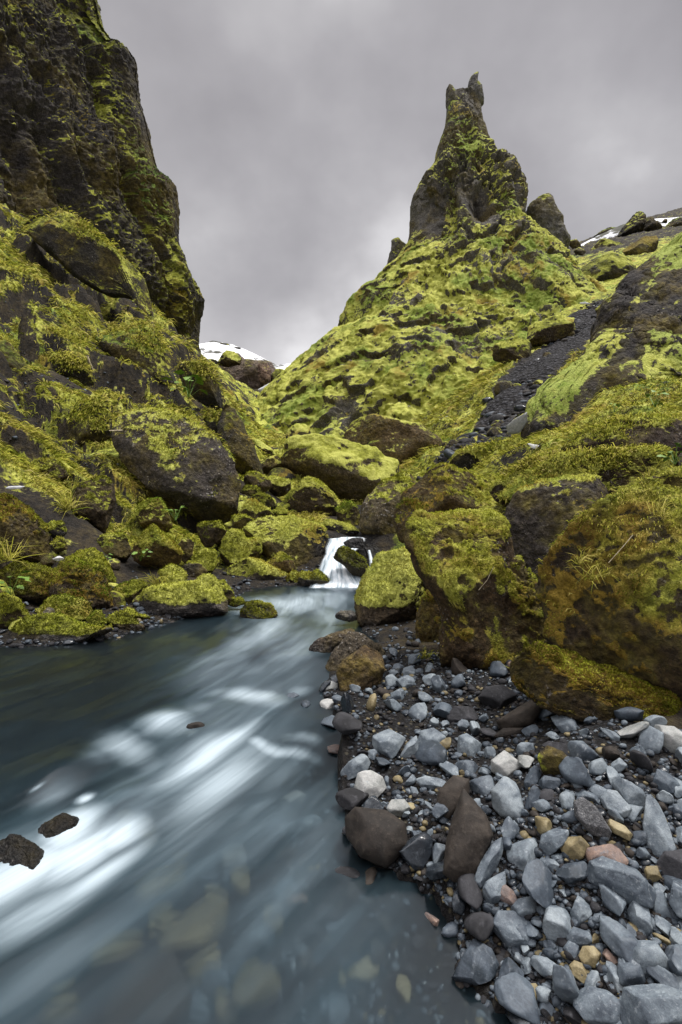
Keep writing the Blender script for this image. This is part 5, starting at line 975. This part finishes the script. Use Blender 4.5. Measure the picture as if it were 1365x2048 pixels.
for _ in range(2600):
    px, py = rsh.uniform(-60, 640), rsh.uniform(1120, 1300); Yh = hit(px, py)
    if Yh > 9 or glook(px, Yh, SD) > .1 or (glook(px, Yh, SD) < -.9 and rsh.random() < .6): continue
    s_ = min(.06, rsh.lognormal(math.log(.017), .5)); pts.append(P(px, py, Yh) + np.array([0, 0, s_ * .3])); sizes.append(s_)
for _ in range(900):
    px, py = rsh.uniform(720, 1130), rsh.uniform(1235, 1400); Yh = hit(px, py)
    if Yh > 6 or glook(px, Yh, SD) > .05: continue
    s_ = min(.05, rsh.lognormal(math.log(.014), .5)); pts.append(P(px, py, Yh) + np.array([0, 0, s_ * .3])); sizes.append(s_)
for _ in range(1500):                                   # broken rock on the bare earth of the left slope
    px, Yh = rsh.uniform(-40, 420), rsh.uniform(7.5, 16); k = int((math.log(Yh) - rows[0]) / (rows[1] - rows[0])) * NC + int(np.searchsorted(cols, px))
    if earth[k] < .5: continue
    s_ = min(.12, rsh.lognormal(math.log(.030), .5)); pts.append(p3[k]); sizes.append(s_)
gm = [S_, S_, DS, DS, DS, WS, WS, LS, LS, TS, BS, BS, LS]
gv_ = scatter_mesh('gravel', pts, sizes, gm, 5); tag(gv_, kind='stuff')
# stones under the water
SUBM = [('yellow brown', 'lying under the water, long and slanting, lower middle', 330, 1800, 55, TS), ('olive tan', 'seen under the water below the long slanting one', 240, 1930, 45, TS), ('orange', 'glowing under the shallow water in midstream', 600, 1815, 20, RS), ('pale grey', 'under the water beside the orange submerged one', 560, 1830, 22, PS),
        ('grey green', 'under clear water near the foam, middle of the stream', 470, 1740, 28, PS), ('tan', 'broad and flat under the water below midstream', 390, 1890, 60, TS), ('tan orange', 'under the water near the bottom edge', 520, 1990, 48, TS), ('pale tan', 'large and flat under the white water in midstream', 500, 1480, 30, RS),
        ('pale green', 'under the white water right of the large flat one', 575, 1490, 18, PS), ('brown', 'under the water near the half wet stone', 730, 1955, 30, TS), ('blue grey', 'under the shallow water left of the big brown rock', 610, 1660, 32, S_), ('pale', 'under the veil of water below the riffle', 590, 1610, 26, PS),
        ('dark brown', 'under the water at the lower left corner', 110, 1960, 80, BS), ('dark', 'under the water at the bottom edge, left of centre', 300, 2040, 70, BS), ('reddish', 'under the water in the middle of the lower left', 180, 1870, 40, RS)]
for cw_, wh, px, py, rp, mt in SUBM:
    Yw = hit(px, py); hp = P(px, py, Yw); rw = rp / FPX * np.linalg.norm(hp - np.array([0, 0, CH])); s_ = rw / .04
    o = place(rgs.choice(SHAPES[mt]), 'submerged_stone', hp + np.array([0, 0, rw * .25]), (rgs.gauss(0, .2), rgs.gauss(0, .2), rgs.uniform(.5, 1.1)), (s_, s_ * .9, s_ * .9))
    tag(o, f'{cw_} stone {wh}', 'stone', 'stones under the water')
LW = [('long slanting submerged stone', 330, 1800), ('orange submerged stone', 600, 1815), ('flat stone under the white water', 500, 1480), ('half wet water stone', 950, 1920), ('big brown water edge rock', 755, 1670), ('foreground rapid', 130, 1700), ('broad flat submerged stone', 390, 1890)]
for _ in range(85):
    px, py = rgs.uniform(120, 880), rgs.uniform(1600, 2048)
    if glook(px, on_water(px, py), SD) < .05: continue
    hp = P(px, py, hit(px, py)); rw = rgs.uniform(.03, .075); s_ = rw / .04; mt = rgs.choice([S_, DS, DS, BS, BS, TS, TS, LS])
    o = place(rgs.choice(SHAPES[mt]), 'submerged_stone', hp + np.array([0, 0, rw * .15]), (rgs.gauss(0, .2), rgs.gauss(0, .2), rgs.uniform(0, 6.3)), (s_, s_, s_ * .8))
    tag(o, autolabel(px, py, 'stone under the water', COLW[mt], 'big' if rw > .05 else 'small', 'blurred', LW), 'stone', 'stones under the water')
# wet stones peeping out of the stream by the bank
for lbl, px, py, rp, mt in [('dark wet stone with white foam round it, upper one near the riffle', 585, 1393, 12, DS), ('wet stone breaking the riffle, below the upper wet stone', 610, 1412, 14, DS), ('pale rounded stone at the shore beside the warm brown rock', 660, 1378, 20, PS), ('grey rounded stone half in water left of the bank', 660, 1412, 22, PS),
                            ('wet grey stone in the shallows below the grey rounded stone', 665, 1447, 22, DS), ('reddish wet stone at the water line left of the grey blue cube', 675, 1500, 18, RS), ('brown wet stone in the riffle, dark water round it', 390, 1458, 16, BS), ('small rusty wet stone alone in the shallow corner', 866, 1842, 17, RS), ('small dark wet stone right of the lone rusty one in the shallows', 902, 1862, 17, DS)]:
    hp = hitpt(px, py); rw = rp / FPX * np.linalg.norm(hp - np.array([0, 0, CH])); s_ = rw / .04
    Yw = on_water(px, py); hp = P(px, py, Yw)
    o = place(rgs.choice(SHAPES[mt]), 'stone', hp + np.array([0, 0, rw * .1]), (0, 0, rgs.uniform(0, 6)), (s_, s_, s_)); tag(o, lbl, 'stone', 'wet stones at the shore')

# ------------------------------------------------------------------ small stones between the left boulders and in the gully
LL = [('left edge boulder', 40, 1040), ('olive boulder', 65, 1165), ('dark wedge boulder', 165, 1160), ('big shoreline boulder', 370, 1205), ('tapering moss dome', 245, 1250), ('flat topped mossy block', 230, 1095), ('orange ridged block', 310, 1095), ('upright dark block', 185, 1010),
      ('huge lichened boulder', 370, 960), ('green cube', 410, 1130), ('saddle shaped boulder', 480, 1100), ('brown pyramid boulder', 565, 1130), ('angular yellow topped boulder', 620, 1000), ('pool edge wedge', 510, 1150), ('very large mossy boulder', 690, 930)]
reg = np.array([(-20, 1060), (130, 1080), (200, 1130), (300, 1140), (420, 1160), (450, 1170), (440, 1210), (260, 1225), (100, 1250), (-20, 1270)], float)
reg2 = np.array([(430, 1075), (500, 960), (560, 930), (590, 1000), (640, 1030), (560, 1035), (480, 1055), (440, 1100)], float)
d4, f4_ = ico(4); mats_s = []
for j in range(6):
    r = np.random.default_rng(900 + j); q = d4 * np.array([1, .85, .7])
    for c_ in range(8):
        nn = r.normal(size=3); nn /= np.linalg.norm(nn); h = q @ nn; q = q - np.outer(np.maximum(0, h - h.max() * r.uniform(.6, .88)) * .95, nn)
    N = vnormals(q, f4_); q = q + N * (.07 * fbm(q * 1.8 + j, 4))[:, None]; N = vnormals(q, f4_)
    m = np.clip((.42 if j < 4 else .12) + .6 * (N[:, 2] - .2) + .4 * fbm(q * 2 + j, 3), 0, 1)
    o = build('boulder', q * .15, f4_, M_NEAR, attrs=dict(moss=m, wet=m * 0)); mats_s.append(o.data); bpy.data.objects.remove(o)
for rgn, n_ in ((reg, 34), (reg2, 16)):
    k = 0
    while k < n_:
        px, py = rgs.uniform(rgn[:, 0].min(), rgn[:, 0].max()), rgs.uniform(rgn[:, 1].min(), rgn[:, 1].max())
        if not inpoly(rgn, np.array([px]), np.array([py]))[0]: continue
        k += 1; Yh = hit(px, py)
        if Yh > 20: continue
        hp = P(px, py, Yh); s_ = min(1.3, rgs.lognormvariate(math.log(.7), .45)) * Yh / 6.5; j = rgs.randrange(6)
        o = place(mats_s[j], 'boulder', hp + np.array([0, 0, .02]), (rgs.gauss(0, .3), rgs.gauss(0, .3), rgs.uniform(0, 6.3)), (s_, s_, s_)); o.color = (*rgs.choice((BR, GY, DK)), rgs.uniform(.3, .8))
        tag(o, autolabel(px, py, 'stone', 'mossy' if j < 4 else 'dark bare', 'fist sized' if s_ < .8 else 'chunky' if s_ < 1.5 else 'large', rgs.choice(('rounded', 'angular')), LL), 'stone', 'small stones among the left boulders')
for lb, z, pts, D in [('white stone resting on the dark wedge boulder', 'C', [(300, 628), (308, 606), (340, 603), (366, 618), (350, 632)], 5.7), ('small white stone beside the wedge boulder, right of the mossy slanting one', 'C', [(568, 668), (575, 652), (598, 654), (606, 670), (585, 676)], 6.3), ('tiny white stone on top of the flat topped mossy block', 'C', [(614, 488), (622, 478), (642, 480), (646, 492), (628, 494)], 6.95)]:
    v, fc, size, ctr = solid(zpts(z, pts), D, 77, T=.7, sub=4, lean=0); o = build('stone', v - ctr, fc, MATS['white_stone'], attrs=dict(wet=np.zeros(len(v)))); o.location = ctr; tag(o, lb, 'stone', 'white stones on the left bank')
for k in range(90):                                       # loose rocks in the scree gully
    t = rgs.uniform(0, len(SCREE) - 1.01); i = int(t); a, b = np.array(SCREE[i], float), np.array(SCREE[i + 1], float); q = a + (b - a) * (t - i)
    px = q[0] + rgs.gauss(0, 34); Yk = q[2] * math.exp(rgs.gauss(0, .05)); x = (px - CX) / FPX * Yk; z = float(gz(x, Yk)); s_ = min(3.2, rgs.lognormvariate(math.log(1.0), .5)); j = rgs.choice((4, 5, 4, 5, 2))
    o = place(mats_s[j], 'scree_rock', (x, Yk, z + .03), (rgs.gauss(0, .4), rgs.gauss(0, .4), rgs.uniform(0, 6.3)), (s_, s_, s_)); o.color = (*rgs.choice(((.05, .05, .055), (.08, .08, .085), (.07, .06, .05))), .5)
    tag(o, 'dark loose rock lying in the scree gully between pinnacle and right ridge', 'rock', 'loose rocks in the scree gully')
sp_, ss_ = [], []
for k in range(2600):
    t = rgs.uniform(0, len(SCREE) - 1.01); i = int(t); a, b = np.array(SCREE[i], float), np.array(SCREE[i + 1], float); q = a + (b - a) * (t - i)
    Yk = q[2] * math.exp(rgs.gauss(0, .06)); px = q[0] + rgs.gauss(0, 30); x = (px - CX) / FPX * Yk; s_ = min(.30, rgs.lognormvariate(math.log(.055), .6)); sp_.append((x, Yk, float(gz(x, Yk)) + .3 * s_)); ss_.append(s_)
o = scatter_mesh('scree_rubble', sp_, ss_, [DS, LS, LS, BS, WS, BS], 8); tag(o, kind='stuff')
def patch(name, lb, ct, z, pts, mat, grp=None, T=.22, D=None, lift=.02):
    pp = zpts(z, pts); c = centroid(pp); hp = hitpt(c[0], c[1]) if D is None else P(c[0], c[1], D)
    dirc = hp - np.array([0, 0, CH]); dist = np.linalg.norm(dirc); hp = hp - dirc / dist * lift * dist * .5
    v, fc, size, ctr = solid(pp, 0, int(c[0]), T=T, sub=5, lean=0, cuts=0, tilt=True, centre=hp, rough=.03, w=1)
    o = build(name, v - ctr, fc, MATS[mat], attrs=dict(wet=np.full(len(v), .3), moss=np.zeros(len(v)))); o.location = ctr; tag(o, lb, ct, grp); return o
GS = 'patches of old snow'
patch('snow_patch', 'snow filling the gully right below the far bluff', 'snow patch', 'r7', [(465, 475), (540, 432), (600, 440), (575, 500), (530, 522), (490, 535)], 'snow', GS, D=66)
patch('snow_patch', 'small bright snow streak on the left slope above the left edge boulder', 'snow patch', 'C', [(32, 218), (50, 207), (110, 204), (143, 206), (120, 220), (60, 224)], 'snow', GS)
patch('snow_patch', 'thin snow streak right of the other on the left slope', 'snow patch', 'C', [(250, 208), (262, 206), (298, 230), (300, 242), (272, 230)], 'snow', GS)
patch('snow_patch', 'snow streak near the brown outcrop at the far left edge', 'snow patch', 'C', [(30, 58), (60, 60), (108, 88), (106, 98), (70, 78)], 'snow', GS)
patch('snow_patch', 'snow patch in the grass at the head of the scree gully', 'snow patch', 'B', [(595, 768), (640, 762), (690, 778), (670, 792), (620, 786)], 'snow', GS, lift=.03)
patch('snow_patch', 'snow streak beside the upper end of the mossy mounds', 'snow patch', 'B', [(505, 660), (540, 625), (550, 640), (520, 668)], 'snow', GS, D=36)
patch('snow_patch', 'snow remnant below the hollowed mound at right', 'snow patch', 'B', [(975, 585), (1090, 560), (1155, 525), (1150, 545), (1060, 585), (985, 600)], 'snow', GS, D=33)
patch('snow_patch', 'snow scraps along the left rim of the scree', 'snow patch', 'r4', [(380, 318), (420, 300), (475, 282), (465, 296), (420, 312), (390, 326)], 'snow', GS, lift=.03)
patch('snow_patch', 'snow scraps in front of the right ridge foot', 'snow patch', 'r4', [(745, 408), (800, 418), (830, 440), (790, 440), (760, 425)], 'snow', GS, lift=.03)
patch('meltwater_slab', 'pale grey wet slab at the bottom of the scree beside the right ridge', 'wet slab', 'B', [(48, 1690), (110, 1640), (205, 1585), (208, 1660), (150, 1745), (62, 1755)], 'pale_stone', None, T=.15, D=11.6)

# ------------------------------------------------------------------ grass, tufts and plants
def blades(name, p, nrm, L, Wd, seed, hang=.9, parent=None, spread=.5, up=.35):
    r = np.random.default_rng(seed); k = len(p); dn = np.array([0, 0, -1.]) + nrm * nrm[:, 2:3]
    dn /= np.linalg.norm(dn, axis=1)[:, None] + 1e-6
    d = nrm * up + dn * hang * .6 + r.normal(size=(k, 3)) * spread * .5 + np.array([0, 0, .25]); d /= np.linalg.norm(d, axis=1)[:, None]
    tipd = d * .55 + dn * hang * .5 - np.array([0, 0, .35 * hang]) + r.normal(size=(k, 3)) * spread * .3; tipd /= np.linalg.norm(tipd, axis=1)[:, None]
    sd_ = np.cross(d, r.normal(size=(k, 3))); sd_ /= np.linalg.norm(sd_, axis=1)[:, None] + 1e-9
    L = (L * r.uniform(.5, 1.4, k))[:, None]; Wd = np.asarray(Wd)[:, None]; mid = p + d * L * .5; tip = mid + tipd * L * .6; b = p - nrm * .02
    v = np.stack([b - sd_ * Wd, b + sd_ * Wd, mid - sd_ * Wd * .7, mid + sd_ * Wd * .7, tip], 1).reshape(-1, 3)
    i = np.arange(k)[:, None] * 5; f = np.concatenate([np.stack([i + a, i + b_, i + c_], -1).reshape(-1, 3) for a, b_, c_ in ((0, 1, 2), (1, 3, 2), (2, 3, 4))])
    o = build(name, v, f, MATS['grass_blades'], parent, dict(tip=np.tile([0, 0, .5, .5, 1.], k), shade=np.repeat(np.clip(r.normal(.5, .2, k), 0, 1), 5)))
    nv = np.repeat(nrm * .7 + d * .2 + np.array([0, 0, .2]), 5, 0); nv /= np.linalg.norm(nv, axis=1)[:, None]
    o.data.normals_split_custom_set_from_vertices(nv.astype(np.float32).tolist()); return o
r = np.random.default_rng(11)
okm = (Y > 5.0) & (Y < 27) & (mossm > .50) & (sd < -.25) & (ds > 1.15)
pxv = cc.ravel(); pyv = HY - (p3[:, 2] - CH) / Y * FPX
okm &= (pxv > -120) & (pxv < 1480) & (pyv > 300) & (Ng[:, 2] > .2) & (fbm(p3 * .8, 3, .5, 70) > -.25)
ii = np.flatnonzero(okm); wgt = np.where(pxv[ii] < 480, 1.0, .55); ii = r.choice(ii, min(95000, len(ii) * 3), p=wgt / wgt.sum())
P0 = p3[ii] + r.normal(size=(len(ii), 3)) * (.003 * Y[ii])[:, None] * np.array([1, 1, 0]); N0 = Ng[ii]; L0 = (.02 + .013 * Y[ii]) * (.45 + .55 * sst(Y[ii], 6, 9)); W0 = .0008 * Y[ii]
for v_, n_, D_ in GRASSPTS:
    k = int(min(9000, max(400, len(v_) * .5))); j = r.integers(0, len(v_), k)
    P0 = np.concatenate([P0, v_[j] + r.normal(size=(k, 3)) * .004 * D_]); N0 = np.concatenate([N0, n_[j]]); L0 = np.concatenate([L0, np.full(k, .02 + .0075 * D_ * (.5 if D_ < 7 else 1))]); W0 = np.concatenate([W0, np.full(k, .0009 * D_)])
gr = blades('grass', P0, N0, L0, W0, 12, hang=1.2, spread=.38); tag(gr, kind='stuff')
def tuft(lb, px, py, D, n_, L, seed, hang=.7):
    base = P(px, py, D); rr_ = np.random.default_rng(seed); p = rr_.normal(size=(n_, 3)) * np.array([.02, .02, .006]) * (L / .15); nr = np.tile([0, -.25, .95], (n_, 1)) + rr_.normal(size=(n_, 3)) * .35
    nr /= np.linalg.norm(nr, axis=1)[:, None]
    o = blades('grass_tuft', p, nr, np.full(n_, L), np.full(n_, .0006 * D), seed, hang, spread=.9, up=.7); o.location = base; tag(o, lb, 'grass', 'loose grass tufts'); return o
tuft('green grass tuft hanging over the shoulder of the huge rust and green boulder', 1160, 1120, 2.7, 34, .08, 1)
tuft('dry pale grass tuft on the left shoulder of the huge rust boulder', 1190, 1150, 2.7, 50, .13, 2, 1.2)
tuft('green grass tuft near the right edge on the huge rust boulder', 1320, 1020, 2.6, 40, .09, 3)
tuft('dry straw tuft in front of the upright dark block on the left slope', 135, 1015, 7.4, 90, .32, 4)
tuft('pale dry tuft at the left edge below the brown boulder', 12, 1115, 5.5, 110, .28, 5)
tuft('small bright grass sprig where the stones meet the mossy boulder foot', 1045, 1350, 2.9, 40, .07, 6)
tuft('pale dry tuft behind the big yellow shoreline boulder', 318, 1168, 5.9, 80, .2, 7)
tuft('grass tuft at the foot of the tall moss streaked block', 850, 1310, 3.7, 35, .09, 8)
tuft('wispy grass on top of the low mossy rise on the right', 1300, 960, 4.4, 60, .16, 9)
leafd = []
def leaf_mesh(seed):
    rr_ = np.random.default_rng(seed); us_ = np.linspace(0, 1, 9); w_ = .5 * np.sin(np.pi * us_ ** .8) * .55; v = []
    for u, w1 in zip(us_, w_):
        lob = 1 + .25 * math.sin(u * 18); v += [(u, -w1 * lob, .06 * math.sin(u * 3) + .12 * w1), (u, 0, .10 * math.sin(u * 3)), (u, w1 * lob, .06 * math.sin(u * 3) + .12 * w1)]
    return np.array(v), gridfaces(9, 3)
lv, lf = leaf_mesh(1); tmp = build('leaf', lv, lf, MATS['green_leaf']); leaf_data = tmp.data; bpy.data.objects.remove(tmp)
def plant(lb, px, py, D, s, n_, seed):
    rr_ = random.Random(seed); root = bpy.data.objects.new('leafy_plant', None); C.objects.link(root); root.location = P(px, py, D); tag(root, lb, 'plant', 'small green plants')
    vs, fs = [], []
    for i in range(n_):
        a = rr_.uniform(0, 6.28); rd = s * rr_.uniform(.15, .75); hgt = s * rr_.uniform(.35, 1.0); tipp = np.array([rd * math.cos(a), rd * math.sin(a), hgt]); side = np.array([-math.sin(a), math.cos(a), 0]) * .012 * s
        b0 = len(vs); vs += [-side, side, tipp + side, tipp - side]; fs.append([b0, b0 + 1, b0 + 2, b0 + 3])
        o = bpy.data.objects.new('leaf', leaf_data); C.objects.link(o); o.parent = root; o.location = tipp; k = s * rr_.uniform(.35, .6); o.scale = (k, k, k); o.rotation_euler = (rr_.gauss(0, .3), rr_.uniform(-.2, .5), a + rr_.gauss(0, .4))
    build('stem', np.array(vs), np.array(fs), MATS['green_leaf'], root)
plant('leafy green plant at the left edge below the olive boulder', 22, 1190, 4.75, .17, 18, 1)
plant('small green sprout in front of the flat topped mossy block', 208, 1125, 6.3, .10, 9, 2)
plant('green sprout below the yellow face of the orange ridged block', 281, 1122, 6.2, .13, 10, 3)
plant('green plant in the hollow left under the huge lichened boulder', 352, 1042, 8.0, .20, 14, 4)
plant('green plant beside the dark rounded knob on the upper left', 378, 795, 13.2, .55, 16, 5)
plant('broad leaved green plant on the right slope above the crumbling boulder', 1310, 815, 5.4, .16, 18, 6)
plant('green leaves left of the broad leaved plant on the right slope', 1230, 825, 5.8, .12, 12, 7)
plant('green plant at the right edge among moss and grass', 1350, 930, 4.0, .14, 14, 8)
plant('tiny green sprout on the mossy foot of the huge rust boulder', 1038, 1345, 2.95, .05, 8, 9)
def stick(lb, pts, D, rad_, nm='twig'):
    pp = np.array([P(a, b, D) for a, b in pts]); vs, fs = [], []
    for p in pp:
        for k in range(6): vs.append(p + rad_ * np.array([math.cos(k * 1.047), .6 * math.sin(k * 1.047), math.sin(k * 1.047)]))
    fs = gridfaces(len(pp), 6, True); o = build(nm, np.array(vs) - pp[0], fs, MATS['dead_twig']); o.location = pp[0]; tag(o, lb, 'twig', 'dry stalks'); return o
stick('pale stick poking out left of the huge lichened boulder', [(220, 861), (245, 860)], 9.2, .008)
stick('dry bent stalk across the front of the tall moss streaked block', [(958, 1180), (975, 1160), (988, 1133)], 3.5, .0014)
stick('dry stalk curving over the left side of the huge rust boulder', [(1218, 1125), (1245, 1095), (1266, 1070)], 2.55, .0014)
stick('dry curled stalk lying on the long slate plank', [(1292, 1672), (1302, 1667), (1312, 1670), (1316, 1676)], 2.0, .002)
stick('bleached dead plant stalk on the green left slope', [(176, 712), (180, 725), (188, 742)], 14.5, .02)
